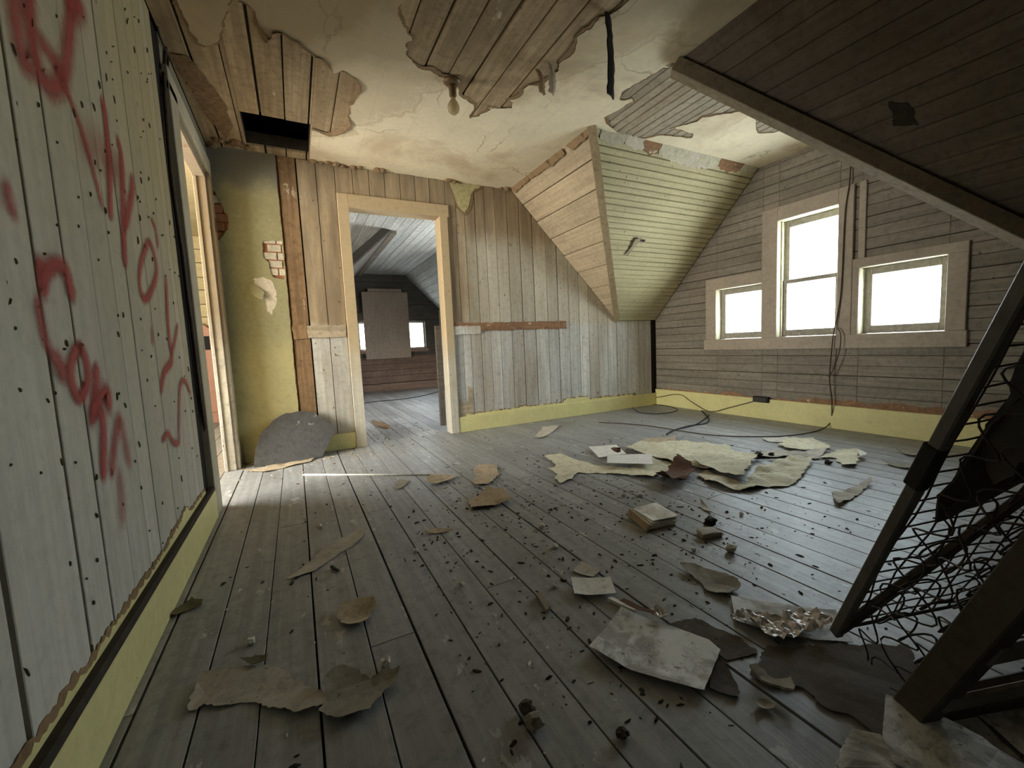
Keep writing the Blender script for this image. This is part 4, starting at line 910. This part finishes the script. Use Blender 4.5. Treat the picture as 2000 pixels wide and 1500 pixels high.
# strips that hang from the ceiling
def hang(name, top, length, wdt, mat, label, seed, lean=(0, 0), face=(.45, -.89), curl=.0, cat='strip'):
    rs = random.Random(seed); bm = bmesh.new(); fx = Vector((-face[1], face[0], 0)).normalized(); fn = Vector((face[0], face[1], 0)).normalized(); n = 14; rows = []
    for i in range(n + 1):
        t = i / n; c = Vector((lean[0] * t, lean[1] * t, -length * t)) + fn * (curl * math.sin(t * 3.0))
        ww = wdt * (1 + .35 * mnoise.noise(Vector((t * 5, seed, 0)))) / 2; e = wdt * .12
        rows.append([c - fx * (ww + rs.uniform(-e, e)), c + fn * wdt * .10, c + fx * (ww + rs.uniform(-e, e))])
    th = fn * .004
    vf = [[bm.verts.new(p + th) for p in r] for r in rows]; vb = [[bm.verts.new(p - th) for p in r] for r in rows]
    for i in range(n):
        for j in range(2):
            bm.faces.new((vf[i][j], vf[i][j + 1], vf[i + 1][j + 1], vf[i + 1][j])); bm.faces.new((vb[i][j + 1], vb[i][j], vb[i + 1][j], vb[i + 1][j + 1]))
        bm.faces.new((vf[i][0], vf[i + 1][0], vb[i + 1][0], vb[i][0])); bm.faces.new((vf[i][2], vb[i][2], vb[i + 1][2], vf[i + 1][2]))
    for i in (0, n):
        for j in range(2): bm.faces.new((vf[i][j], vb[i][j], vb[i][j + 1], vf[i][j + 1]))
    return link(name, finish(bm, name), mat, None, label, cat, loc=top)
tp = hit(1187, 30, 2, ZC - .004)
hang('hanging_strip', (tp.x, tp.y, ZC - .003), .34, .062, MT['black'], 'charred black strip dangling from the ceiling', 3, (.03, .03), curl=.01)
tp = hit(1052, 140, 2, ZC - .006); hang('hanging_scrap', (tp.x, tp.y, ZC - .003), .11, .055, MT['backing'], 'brown paper scrap curling down, left one of the pair', 5, (.02, .01), curl=.012, cat='scrap')
tp = hit(1074, 128, 2, ZC - .006); hang('hanging_scrap', (tp.x, tp.y, ZC - .003), .15, .06, MT['flake_tan'], 'brown paper scrap curling down, right one of the pair', 6, (-.0, -.0), curl=.014, cat='scrap')

# ------------------------------------------------------------------ wires
def wl_pt(u, v, d=.012): p = hit(u, v, 0, XL); return Vector((XL + d, p.y, p.z))
slab('trim_6', [((XL - .017, 2.452, .15), (XL - .008, 2.578, ZC))], MT['void_black'], label='dark open joint between the graffiti wall and door casing', kind='structure')
tube('wall_cable', [wl_pt(u, v, .006) for u, v in [(322, 60), (318, 130), (318, 175), (330, 330), (345, 440), (354, 500), (362, 570), (372, 640), (384, 740), (399, 850), (410, 935)]], .009, MT['cable'], n=5, label='thick brown cable running down beside the left doorway', category='cable')
tube('ceiling_wire', [wl_pt(u, v, .012) for u, v in [(300, 50), (305, 68), (314, 90), (322, 115), (318, 150)]], .005, MT['black'], n=5, label='short black wire end under the ceiling by the graffiti wall', category='wire')
def gp(u, v, d=.02): p = hit(u, v, 0, XR); return Vector((XR - d, p.y, p.z))
tube('dangling_wire', [gp(1665, 312), gp(1663, 360, .03), gp(1655, 420, .035), gp(1648, 560, .035), gp(1640, 620, .04), gp(1634, 650, .045), gp(1630, 690, .05), gp(1626, 740, .045), gp(1630, 790, .04), gp(1622, 830, .04)] + [fl(1560, 850) + Vector((0, 0, .006)), fl(1480, 854) + Vector((0, 0, .006)), fl(1380, 850) + Vector((0, 0, .006)), fl(1260, 832) + Vector((0, 0, .006)), fl(1170, 826) + Vector((0, 0, .006))], .0045, MT['cable'], label='long thin wire falling past the windows onto the floor', category='wire')
tube('hanging_wire_loop', [gp(1642, 640, .05), gp(1650, 655, .06), gp(1646, 690, .06), gp(1632, 725, .055), gp(1624, 735, .05)], .004, MT['cable'], label='short wire loop hanging below the tall window', category='wire')
tube('baseboard_wire', [fl(1240, 786) + Vector((0, -.02, .03)), gp(1290, 775, .03), gp(1330, 770, .028), gp(1355, 785, .03), gp(1390, 803, .035), gp(1430, 795, .03), gp(1480, 782, .028)], .004, MT['cable'], label='thin wire looping across the yellow baseboard in the corner', category='wire')
tube('floor_wire', [fl(u, v) + Vector((0, 0, .006)) for u, v in [(1385, 812), (1360, 830), (1320, 840), (1302, 850), (1312, 843), (1345, 833), (1378, 828), (1384, 818), (1370, 803)]], .006, MT['black'], label='kinked black wire bundle on the floor before the windows', category='wire')
tube('floor_wire', [fl(u, v) + Vector((0, 0, .005)) for u, v in [(1235, 797), (1248, 806), (1280, 809), (1312, 806), (1322, 800), (1300, 793), (1262, 790)]], .004, MT['black'], label='flat loop of black wire lying in the far corner', category='wire')
ob = empty('outlet_box', gp(1490, 780, .0), 'small black outlet box above the baseboard under the windows', 'outlet')
o = box('box_body', (-.045, -.075, -.025), (-.004, .075, .03), MT['black'], ob, .006)
o = box('box_plate', (-.049, -.06, -.015), (-.045, .06, .02), MT['metal_dark'], ob, .001)

# ------------------------------------------------------------------ grey sheet leaning on the chimney
sp = [(-.335, .0), (-.325, .12), (-.29, .24), (-.20, .345), (-.10, .40), (.0, .40), (.10, .375), (.165, .30), (.235, .235), (.235, .20), (.19, .12), (.15, .05), (.12, .0)]
lean = Frame((0, YB - .21, .002), (1, 0, 0), (0, .44, .90), (0, -.90, .44))
sheet('leaning_sheet', [torn(sp, .006, 33, .03)], lean, .006, MT['slate'], grid=.06, height=lambda x, y: .012 * math.sin(x * 6), center=Vector((-.06, YB - .21, 0)), label='slate grey rounded sheet leaning against the chimney breast', category='sheet')

# ------------------------------------------------------------------ litter on the floor
LITTER = []
def litter(name, px, mat, label, cat, jag=.006, curl=.008, thick=.0015, lift=.0, grid=.03, printed=False, step=.008, seed=None, tilt=None, group=None, z0=.0012, freq=7):
    pts = [tuple(fl(u, v)[:2]) for u, v in px]; sd = seed or (len(LITTER) * 7 + 3)
    cx_ = sum(p[0] for p in pts) / len(pts); cy_ = sum(p[1] for p in pts) / len(pts); R = max(math.hypot(p[0] - cx_, p[1] - cy_) for p in pts)
    loop = torn(pts, jag, sd, step) if jag > 0 else pts
    def h(x, y):
        r = math.hypot(x - cx_, y - cy_) / R
        z = z0 + lift + curl * (.6 * r * r + .7 * abs(mnoise.noise(Vector((x * freq, y * freq, sd))) ) )
        if tilt: z += max(0, (x - cx_) * tilt[0] + (y - cy_) * tilt[1])
        return z
    uvf = None
    if printed:
        a, b_ = Vector(pts[0]), Vector(pts[1]); e = (b_ - a); L = e.length; e.normalize(); nn = Vector((-e.y, e.x)); Hh = max(abs((Vector(p) - a).dot(nn)) for p in pts)
        uvf = lambda x, y: ((Vector((x, y)) - a).dot(e) / L, (Vector((x, y)) - a).dot(nn) / Hh)
    g = min(grid, R * .45)
    o = sheet(name, [loop], F_FLOOR, thick, MT[mat], grid=g, height=h, uv=uvf, center=Vector((cx_, cy_, 0)), label=label, category=cat, group=group)
    LITTER.append(o); return o
def q4(l, ox, oy, s): return [(ox + x * s, oy + y * s) for x, y in l]
A_ = lambda l: q4(l, 300, 880, .4)
B_ = lambda l: q4(l, 460, 880, .4)
D_ = lambda l: q4(l, 1020, 800, .4)
E_ = lambda l: q4(l, 1080, 1050, .31)
G_ = lambda l: q4(l, 1400, 1150, .3)
litter('wallpaper_flake', A_([(655, 640), (700, 600), (780, 530), (830, 480), (930, 430), (1010, 395), (1030, 400), (1020, 430), (970, 470), (900, 510), (850, 545), (790, 590), (720, 615)]), 'flake_pale', 'long leaf-shaped pale wallpaper flake on the open floor', 'flake', .005, .012)
litter('wallpaper_flake', A_([(890, 815), (930, 770), (1000, 745), (1080, 745), (1090, 770), (1060, 800), (1050, 850), (1000, 875), (930, 860), (900, 840)]), 'flake_tan', 'small cupped tan flake below the leaf-shaped one', 'flake', .006, .022)
litter('wallpaper_flake', A_([(170, 1285), (185, 1215), (220, 1150), (240, 1100), (330, 1100), (440, 1075), (540, 1060), (640, 1085), (700, 1145), (830, 1190), (850, 1240), (800, 1280), (740, 1290), (690, 1305), (620, 1280), (560, 1275), (530, 1245), (450, 1240), (320, 1255), (250, 1250), (210, 1280)]), 'flake_pale', 'big ragged wallpaper sheet near the left baseboard', 'flake', .007, .02)
litter('wallpaper_flake', A_([(810, 1310), (850, 1220), (840, 1170), (870, 1130), (930, 1100), (1010, 1110), (1060, 1140), (1130, 1105), (1210, 1100), (1200, 1130), (1150, 1190), (1080, 1260), (1060, 1300), (1000, 1310), (930, 1335), (870, 1330)]), 'flake_grey', 'grey creased wallpaper piece touching the big ragged sheet', 'flake', .007, .03, lift=.004)
litter('dry_leaf', A_([(80, 812), (130, 770), (190, 735), (240, 740), (235, 770), (150, 795), (100, 820)]), 'leaf', 'dried green-brown leaf beside the left baseboard', 'leaf', .004, .02)
litter('dry_leaf', A_([(425, 1062), (500, 1030), (560, 1028), (555, 1055), (480, 1080)]), 'leaf', 'dark curled leaf behind the big ragged wallpaper sheet', 'leaf', .004, .02, lift=.012)
litter('wood_chip', A_([(1865, 718), (1895, 708), (1940, 780), (1918, 802)]), 'splinter', 'flat wood chip between the open floor and small cards', 'chip', .002, .003, thick=.012)
litter('wallpaper_flake', A_([(1325, 400), (1380, 385), (1460, 390), (1465, 397), (1400, 405), (1340, 412)]), 'flake_tan', 'narrow tan sliver of wallpaper in mid floor', 'flake', .004, .012)
litter('wood_chip', A_([(863, 575), (875, 572), (908, 592), (900, 598)]), 'crumb_dark', 'thin black splinter under the leaf-shaped flake', 'chip', .001, .002, thick=.008)
litter('wallpaper_flake', B_([(1155, 160), (1180, 130), (1160, 95), (1190, 80), (1275, 80), (1285, 120), (1240, 170), (1180, 178)]), 'flake_tan', 'upper of two tan flakes in the middle of the floor', 'flake', .006, .02)
litter('wallpaper_flake', B_([(1135, 255), (1170, 235), (1230, 195), (1310, 205), (1350, 260), (1280, 275), (1150, 295)]), 'flake_tan', 'lower of two tan flakes, with a folded front edge', 'flake', .006, .03)
litter('wallpaper_flake', B_([(930, 160), (960, 130), (1000, 125), (1080, 135), (1030, 160), (960, 178)]), 'flake_tan', 'curled tan flake at the right end of the white rod', 'flake', .005, .03)
litter('wallpaper_flake', B_([(770, 185), (800, 150), (850, 150), (820, 180), (790, 195)]), 'flake_grey', 'dull small flake under the middle of the white rod', 'flake', .005, .012)
litter('card', B_([(1645, 595), (1690, 550), (1785, 590), (1745, 625)]), 'flake_pale', 'small yellowed card above the white stained card', 'card', .001, .008)
litter('card', B_([(1640, 645), (1830, 640), (1860, 722), (1655, 725)]), 'paper', 'white stained card with dirt on its right half', 'card', .001, .014, lift=.008)
litter('wallpaper_flake', D_([(55, 145), (100, 90), (180, 80), (160, 105), (90, 145)]), 'flake_pale', 'pale flake near the yellow back baseboard', 'flake', .01, .02)
litter('page', D_([(325, 195), (460, 185), (510, 230), (375, 250)]), 'paper', 'white blank page behind the printed page', 'page', .0, .012, lift=.012)
litter('wallpaper_sheet', D_([(520, 225), (640, 240), (740, 275), (720, 300), (640, 330), (540, 305)]), 'flake_yellow', 'yellow sheet piece right of the printed page', 'sheet', .01, .02)
litter('wallpaper_sheet', D_([(110, 238), (190, 225), (240, 240), (330, 270), (430, 282), (560, 300), (690, 320), (640, 345), (520, 325), (400, 315), (270, 312), (230, 350), (190, 370), (160, 345), (175, 320), (120, 290), (170, 285), (140, 255)]), 'flake_yellow', 'long yellow tongue of wallpaper pointing left from the heap', 'sheet', .01, .03)
litter('printed_page', D_([(415, 290), (637, 298), (635, 245), (415, 250)]), 'printed', 'white printed page lying on the yellow wallpaper heap', 'page', .0, .006, lift=.035, printed=True)
litter('wallpaper_sheet', D_([(500, 205), (580, 175), (760, 168), (900, 172), (1000, 190), (1060, 220), (1150, 245), (1100, 300), (1030, 290), (900, 300), (740, 268), (640, 235), (540, 215)]), 'flake_yellow', 'broad yellow sheet at the back of the wallpaper heap', 'sheet', .012, .04)
litter('wallpaper_sheet', D_([(820, 262), (960, 255), (1100, 290), (1090, 365), (980, 345), (880, 300)]), 'flake_yellow', 'yellow sheet in the centre of the wallpaper heap', 'sheet', .012, .03, lift=.03)
litter('wallpaper_sheet', D_([(850, 330), (900, 305), (1000, 350), (1090, 370), (1140, 295), (1300, 255), (1430, 255), (1390, 295), (1340, 360), (1300, 380), (1180, 385), (1090, 402), (1030, 402), (940, 370)]), 'flake_yellow', 'wide front yellow sheet of the wallpaper heap', 'sheet', .01, .05)
litter('torn_fold', D_([(650, 345), (700, 310), (760, 275), (820, 290), (840, 320), (800, 370), (720, 385)]), 'torn_brown', 'dark brown torn fold at the front of the wallpaper heap', 'fold', .012, .09)
litter('wallpaper_sheet', D_([(1055, 215), (1130, 225), (1230, 200), (1310, 215), (1500, 200), (1440, 245), (1290, 235), (1150, 240)]), 'flake_pale', 'pale strip with dark cracks right of the heap centre', 'sheet', .01, .03)
litter('wallpaper_sheet', D_([(1250, 180), (1300, 145), (1420, 150), (1500, 180), (1510, 195), (1320, 210)]), 'flake_yellow', 'yellow sheet at the far right back of the heap', 'sheet', .012, .03)
litter('wallpaper_sheet', D_([(1440, 245), (1510, 215), (1560, 205), (1635, 205), (1650, 250), (1625, 285), (1560, 280), (1530, 240)]), 'flake_yellow', 'rightmost yellow sheet of the wallpaper heap', 'sheet', .012, .03)
litter('plaster_flake', D_([(1170, 145), (1300, 140), (1260, 165), (1200, 160)]), 'crumb_white', 'white plaster flake behind the right of the heap', 'flake', .008, .02)
litter('plaster_flake', D_([(1635, 220), (1685, 238), (1650, 258)]), 'crumb_white', 'white plaster flake at the right tip of the heap', 'flake', .006, .015, lift=.03)
litter('wallpaper_flake', D_([(580, 160), (600, 145), (760, 138), (740, 160), (600, 178)]), 'flake_tan', 'pinkish flake behind the broad yellow sheet', 'flake', .008, .025)
litter('wallpaper_strip', D_([(1510, 410), (1580, 400), (1700, 355), (1710, 365), (1620, 435), (1550, 475), (1525, 465)]), 'flake_pale', 'pale bent strip near the iron bedspring rail', 'strip', .006, .03)
litter('wallpaper_strip', D_([(1755, 262), (1840, 268), (1930, 285), (1920, 300), (1830, 285)]), 'flake_grey', 'thin grey strip under the right window, nearer one', 'strip', .006, .03)
litter('wallpaper_strip', D_([(1825, 203), (1900, 205), (1965, 225), (1955, 238), (1880, 228)]), 'flake_grey', 'thin grey strip under the right window, farther one', 'strip', .006, .03)
# torn book, block of pages, charred block
def book(px, n, mat, label, hgt, name='torn_book', cat='book', cover='flake_tan', fan=.0):
    pts = [fl(u, v) for u, v in px]; cx_ = sum((p for p in pts), Vector()) / len(pts); e = empty(name, cx_, label, cat); rs = random.Random(n + int(px[0][0]))
    for k in range(n):
        lp = [((p.x - cx_.x) * (1 - .015 * k) + rs.uniform(-.006, .006) + fan * k, (p.y - cx_.y) * (1 - .015 * k) + rs.uniform(-.006, .006)) for p in pts]
        z = .001 + hgt * k / n
        sheet('cover' if k in (0,) else 'page', [lp], F_FLOOR, hgt / n * .8, MT[cover if k == 0 else mat], e, grid=.03, height=lambda x, y, z=z, k=k: z + (.012 * k / n) * abs(math.sin(x * 22 + k * .7)))
    return e
tb = book(D_([(525, 520), (640, 488), (750, 568), (620, 596)]), 6, 'paper', 'torn water-curled book with a tan spine in mid floor', .03, fan=.004)
q0, q1 = fl(*D_([(520, 522)])[0]) - Vector(tb.location), fl(*D_([(617, 600)])[0]) - Vector(tb.location)
beam('spine', q0 + Vector((0, 0, .022)), q1 + Vector((0, 0, .017)), .010, .034, (.3, -.2, 1), MT['flake_tan'], tb, .002)
book(D_([(850, 603), (935, 588), (982, 622), (878, 640)]), 4, 'flake_pale', 'small yellowed block of pages beside the charred block', .016, name='page_block', cat='pages')
bk = fl(1389, 1023); 
def lump(name, u, v, r, mat, label, cat, seed, flat=.7, group=None, boxy=False):
    p = fl(u, v); bm = bmesh.new(); bmesh.ops.create_icosphere(bm, subdivisions=2, radius=r)
    for vv in bm.verts:
        c = vv.co.copy()
        if boxy: m = max(abs(c.x), abs(c.y), abs(c.z)); c = c * (r / m) * .85
        c *= 1 + .5 * mnoise.noise(vv.co * (1.3 / r) + Vector((seed * 3.1, 0, seed))) + .45 * mnoise.noise(vv.co * (3.1 / r) + Vector((seed, seed, 2)))
        c.z *= flat; vv.co = c
    zmin = min(vv.co.z for vv in bm.verts)
    for vv in bm.verts: vv.co.z -= zmin
    return link(name, finish(bm, name), MT[mat], None, label, cat, None, group, loc=(p.x, p.y, 0))
lump('charred_block', 1389, 1025, .022, 'black', 'black charred block beside the small block of pages', 'block', 4, .8, boxy=True)
litter('paper_curl', D_([(868, 455), (920, 488), (928, 512), (882, 492)]), 'flake_pale', 'small curled paper standing behind the charred block', 'curl', .003, .03)
lump('dirt_clod', 1204, 896, .026, 'torn_brown', 'brown clod lying on the printed page', 'clod', 6).location.z = .045
lump('dirt_clod', 1481, 897, .022, 'crumb_dark', 'black clod on the cracked pale strip, left one', 'clod', 7).location.z = .02
lump('dirt_clod', 1506, 897, .018, 'crumb_dark', 'black clod on the cracked pale strip, right one', 'clod', 8).location.z = .02
lump('dirt_clod', 1617, 906, .018, 'crumb_dark', 'black clod before the rightmost yellow sheet', 'clod', 9)
lump('debris_clump', 1030, 1395, .019, 'crumb_dark', 'grey clump of debris at bottom centre, rear one', 'clump', 10)
lump('debris_clump', 1046, 1420, .021, 'splinter', 'grey clump of debris at bottom centre, front one', 'clump', 11)
lump('debris_clump', 1216, 1440, .013, 'crumb_dark', 'small dark clump near the bottom edge right of centre', 'clump', 12)
for i, (u, v, r, lab) in enumerate([(1218, 970, .013, 'white crumb left of the torn book, left one'), (1251, 969, .014, 'white crumb above the torn book, right one'), (1428, 1078, .018, 'rounded pale stone below the block of pages'), (1058, 1032, .014, 'pale crumb below the folded tan flake'), (1084, 1071, .012, 'pale crumb above the small yellowed card'), (1084, 1147, .009, 'tiny white crumb left of the white stained card'), (902, 1144, .011, 'pale crumb in the open floor below the narrow sliver'), (624, 1031, .012, 'pale crumb above the leaf-shaped flake'), (812, 1079, .010, 'pale crumb right of the leaf-shaped flake tip'), (1448, 1006, .009, 'tiny white crumb right of the charred block'), (755, 1298, .012, 'pale crumb below the cupped tan flake'), (490, 1258, .012, 'pale crumb above the dark curled leaf'), (1355, 1076, .009, 'white crumb left of the rounded pale stone')]):
    lump('plaster_crumb', u, v, r, 'crumb_white', lab, 'crumb', 20 + i, .75)
rp, rq = fl(592, 929), fl(861, 929)
tube('white_rod', [rp + Vector((0, 0, .006)), rq + Vector((0, 0, .006))], .006, MT['chalk'], n=1, k=8, label='thin white rod lying before the doorway', category='rod')
# foreground right: pages, film, cardboard
litter('cardboard_sheet', G_([(330, 395), (560, 380), (900, 380), (1250, 390), (1300, 560), (1180, 780), (1080, 960), (1050, 970), (850, 830), (700, 780), (560, 660), (480, 640), (380, 640), (220, 580)]), 'cardboard', 'large dark cardboard sheet under the leaning bedspring', 'cardboard', .008, .016)
litter('cardboard_sheet', E_([(720, 570), (900, 520), (1180, 640), (1290, 720), (1290, 745), (1190, 765), (1100, 782), (1040, 740), (900, 640)]), 'cardboard', 'dark cardboard piece between the dirty page and film', 'cardboard', .006, .01)
litter('cardboard_sheet', E_([(990, 800), (1080, 800), (1180, 990), (1165, 1022), (985, 965)]), 'cardboard', 'dark cardboard corner peeking right of the dirty page', 'cardboard', .005, .012)
litter('wallpaper_flake', E_([(800, 190), (900, 190), (1040, 240), (1170, 290), (1180, 330), (1120, 385), (1030, 370), (950, 330), (930, 295), (850, 250)]), 'flake_grey', 'grey-brown curled flake above the film-covered page', 'flake', .006, .03)
litter('dirty_page', E_([(230, 735), (430, 475), (600, 545), (760, 590), (980, 680), (1055, 745), (955, 1005), (700, 940), (500, 870), (350, 800)]), 'dirty_page', 'large dirt-soaked page in the right foreground', 'page', .001, .014, lift=.008)
litter('wood_chip', E_([(345, 402), (375, 395), (525, 468), (515, 482)]), 'paper', 'pale split stick above the dirt-soaked page', 'stick', .001, .002, thick=.010)
litter('paper_scrap', E_([(420, 470), (450, 455), (640, 540), (625, 555), (520, 520)]), 'torn_brown', 'rust-brown strip at the top edge of the dirt-soaked page', 'scrap', .002, .006, lift=.032)
litter('film_page', E_([(1120, 385), (1450, 430), (1780, 475), (1830, 570), (1890, 680), (1700, 660), (1400, 610), (1150, 540)]), 'dirty_page', 'grimy page half covered with crumpled film', 'page', .001, .014)
litter('crumpled_film', E_([(1100, 570), (1150, 540), (1200, 500), (1300, 505), (1400, 530), (1550, 510), (1660, 540), (1760, 600), (1700, 640), (1580, 640), (1500, 680), (1400, 680), (1360, 660), (1290, 590), (1200, 580)]), 'foil', 'crumpled clear plastic film at the foot of the bedspring', 'film', .008, .04, lift=.010, grid=.007, freq=45)
litter('crumpled_film', E_([(610, 520), (650, 505), (700, 530), (730, 575), (680, 570), (640, 550)]), 'foil', 'small crumpled film scrap above the dirt-soaked page', 'film', .005, .03, lift=.02, grid=.006, freq=60)
litter('wallpaper_flake', G_([(215, 575), (260, 555), (380, 640), (480, 645), (510, 720), (500, 745), (380, 690), (290, 650)]), 'flake_grey', 'thick grey flake overlapping the large cardboard', 'flake', .004, .02, thick=.006, lift=.01)
litter('wallpaper_flake', G_([(225, 745), (300, 735), (390, 790), (370, 805), (270, 800)]), 'flake_grey', 'small wrinkled grey flake left of the bottom papers', 'flake', .005, .02)
litter('big_paper', G_([(1400, 870), (1555, 725), (1800, 950), (2060, 1200), (2060, 1330), (1700, 1060), (1490, 940)]), 'dirty_page', 'dirty page in the corner under the front white sheet', 'page', .002, .008)
litter('big_paper', G_([(1470, 615), (1700, 630), (2060, 665), (2060, 1190), (1800, 940), (1555, 722)]), 'dirty_page', 'large pale page at the right edge below the bedspring', 'page', .001, .012, lift=.006)
litter('big_paper', G_([(1095, 785), (1230, 840), (1490, 945), (1720, 1060), (2040, 1300), (1900, 1420), (1500, 1420), (1150, 1250), (1075, 1060)]), 'dirty_page', 'front white sheet cut by the bottom edge', 'page', .001, .016, lift=.022)
book(G_([(880, 1010), (1060, 1060), (1180, 1260), (760, 1300), (790, 1160)]), 5, 'dirty_page', 'stack of dirty pages at the bottom edge', .03, name='page_stack', cat='pages')
# uncountable dust, chips and crumbs
def debris(name, n, mat, seed, smin, smax, label, regions):
    rs = random.Random(seed); bm = bmesh.new()
    while n > 0:
        x0, x1, y0, y1 = rs.choice(regions); x, y = rs.uniform(x0, x1), rs.uniform(y0, y1); n -= 1
        s_ = smin + (smax - smin) * rs.random() ** 3; a = rs.uniform(0, 6.28); L = s_ * rs.uniform(1, 2.6); W = s_ * rs.uniform(.5, 1)
        ring = [(math.cos(t) * L * rs.uniform(.6, 1.1), math.sin(t) * W * rs.uniform(.6, 1.1)) for t in (0, 1.3, 2.5, 3.8, 5.1)]
        ring = [(x + p * math.cos(a) - q * math.sin(a), y + p * math.sin(a) + q * math.cos(a)) for p, q in ring]
        hgt = s_ * rs.uniform(.3, .9); lo = [bm.verts.new((*p, .0003)) for p in ring]; hi = [bm.verts.new((x + (p[0] - x) * .7, y + (p[1] - y) * .7, hgt * rs.uniform(.5, 1.2))) for p in ring]
        bm.faces.new(hi)
        for i in range(5): bm.faces.new((lo[i], lo[(i + 1) % 5], hi[(i + 1) % 5], hi[i]))
    link(name, finish(bm, name), MT[mat], None, label, 'debris', 'stuff')
debris('dark_grit', 2400, 'crumb_dark', 1, .001, .008, 'dark grit and splinters strewn over the plank floor', [(-.3, 3.0, .5, 3.6), (.3, 1.6, .6, 2.2), (.7, 2.2, .8, 2.6)])
debris('pale_grit', 420, 'crumb_white', 2, .0012, .006, 'pale plaster grit strewn over the plank floor', [(-.3, 2.6, .6, 3.6), (.4, 1.8, .7, 2.4)])
debris('brown_chips', 420, 'flake_tan', 5, .002, .013, 'brown paper chips along the chimney and the doorway', [(-.4, 1.2, 3.2, 3.7), (-.4, .5, 3.45, 3.75), (.5, 1.2, 3.6, 4.6)])
litter('plaster_flake', [(476, 922), (506, 917), (550, 907), (606, 898), (618, 894), (606, 903), (566, 912), (516, 924)], 'flake_tan', 'broken plaster strip on the floor before the grey sheet', 'flake', .008, .02)

# ------------------------------------------------------------------ leaning bedspring
P0, P1 = Vector((1.135, .511, .078)), Vector((1.077, .354, .0))
nV = (P1 - P0); TH = nV.length; nV.normalize()
uV = Vector((-.243, -.356, .902)); uV = (uV - nV * uV.dot(nV)).normalized()
eV = uV.cross(nV).normalized()
if eV.x < 0: eV = -eV
BL, BW = 1.30, .95
bed = empty('bedspring', P1 + Vector((0, 0, 0)), 'rusty bedspring frame leaning on its end at the right', 'bedspring')
B0 = Vector(bed.location)
def bpnt(a, b_, c): return P0 + uV * a + eV * b_ + nV * c - B0       # a up the rail, b across, c through the thickness
beam('border_rail', bpnt(-.02, 0, 0), bpnt(BL, 0, 0), .024, .020, eV, MT['bed_rail'], bed)
tube('border_wire', [bpnt(0, 0, 0), bpnt(0, BW, 0)], .004, MT['metal_dark'], bed, n=1)
beam('brace_bar', bpnt(.0, 0, .004), bpnt(1.2, .8, .004), .022, .018, nV, MT['metal_dark'], bed)
beam('border_rail', bpnt(BL, 0, 0), bpnt(BL, BW, 0), .024, .020, uV, MT['metal_dark'], bed)
beam('border_rail', bpnt(0, BW, 0), bpnt(BL, BW, 0), .024, .020, eV, MT['metal_dark'], bed)
beam('corner_clip', bpnt(.48, 0, -.002), bpnt(.58, 0, -.002), .030, .025, eV, MT['black'], bed)
beam('wood_rail', bpnt(0, 0, TH), bpnt(BL, 0, TH), .055, .045, eV, MT['bed_wood'], bed)
beam('wood_rail', bpnt(0, BW, TH), bpnt(BL, BW, TH), .055, .045, eV, MT['bed_wood'], bed)
beam('wood_rail', bpnt(.02, 0, TH), bpnt(.02, BW, TH), .045, .05, uV, MT['bed_wood'], bed)
beam('wood_rail', bpnt(BL, 0, TH), bpnt(BL, BW, TH), .045, .05, uV, MT['bed_wood'], bed)
for k in range(7): beam('slat', bpnt(.12 + .175 * k, .0, TH + .026), bpnt(.12 + .175 * k, BW, TH + .026), .05, .010, nV, MT['bed_slat'], bed, .002)
bm = bmesh.new()
def coil(a, b_, turns=4.5, r0=.040, r1=.026):
    pts = []
    for i in range(int(turns * 12) + 1):
        t = i / (turns * 12); th = t * turns * 2 * math.pi; r = (r0 + (r1 - r0) * math.sin(t * math.pi)) 
        pts.append(bpnt(a + r * math.cos(th), b_ + r * math.sin(th), .008 + (TH - .03) * t))
    return pts
first = True
for i in range(10):
    for j in range(5):
        bm = bmesh.new(); tube_bm(bm, coil(.10 + .12 * i, .07 + .19 * j, 3.5, .048, .030), .0022, 5)
        link('coil_spring', finish(bm, 'coil_spring', True), MT['metal_dark'], bed)
bm = bmesh.new()
for i in range(34): tube_bm(bm, [bpnt(.03 + .037 * i + .006 * math.sin(t * 2 + i), BW * t / 16, .004 * math.sin(t * 1.7 + i)) for t in range(17)], .0019, 5)
for j in range(17): tube_bm(bm, [bpnt(BL * t / 20, .03 + .055 * j + .008 * math.sin(t * 1.3 + j), .004 * math.sin(t + j * 2)) for t in range(21)], .0019, 5)
link('wire_lattice', finish(bm, 'wire_lattice', True), MT['metal_dark'], bed)
bm = bmesh.new(); rs = random.Random(8)                 # wavy side wire between the two frames
for lv in (.28, .55, .8):
    pts = []
    for t in range(150):
        a = BL * t / 149; pts.append(bpnt(a, .01 + .01 * math.sin(t * .5), TH * (lv + .14 * math.sin(t * .62 + lv * 7))))
    tube_bm(bm, pts, .0020, 5)
link('zigzag_wire', finish(bm, 'zigzag_wire', True), MT['metal_dark'], bed)
# ragged dark sheets that fill out the dense upper springs
def mat_h(x, y): return .02 * mnoise.noise(Vector((x * 9, y * 9, 2)))
F_BED = Frame(bpnt(0, 0, 0), uV, eV, nV)
lp = torn([(.42, .02), (.62, .015), (BL - .02, .015), (BL - .02, BW - .05), (.50, BW - .05), (.40, .5), (.52, .3)], .03, 5, .03)
sheet('dark_spring_sheet', [lp], F_BED, .004, MT['cardboard'], bed, grid=.05, height=lambda x, y: .03 + mat_h(x, y))
lp = torn([(.60, .03), (BL - .02, .03), (BL - .02, TH * .8), (.75, TH * .75), (.55, TH * .4)], .012, 6, .02)
F_SIDE = Frame(bpnt(0, .02, 0), uV, nV, eV)
sheet('dark_spring_sheet', [lp], F_SIDE, .004, MT['metal_dark'], bed, grid=.04, height=lambda x, y: .01 + .012 * mnoise.noise(Vector((x * 14, y * 14, 7))))
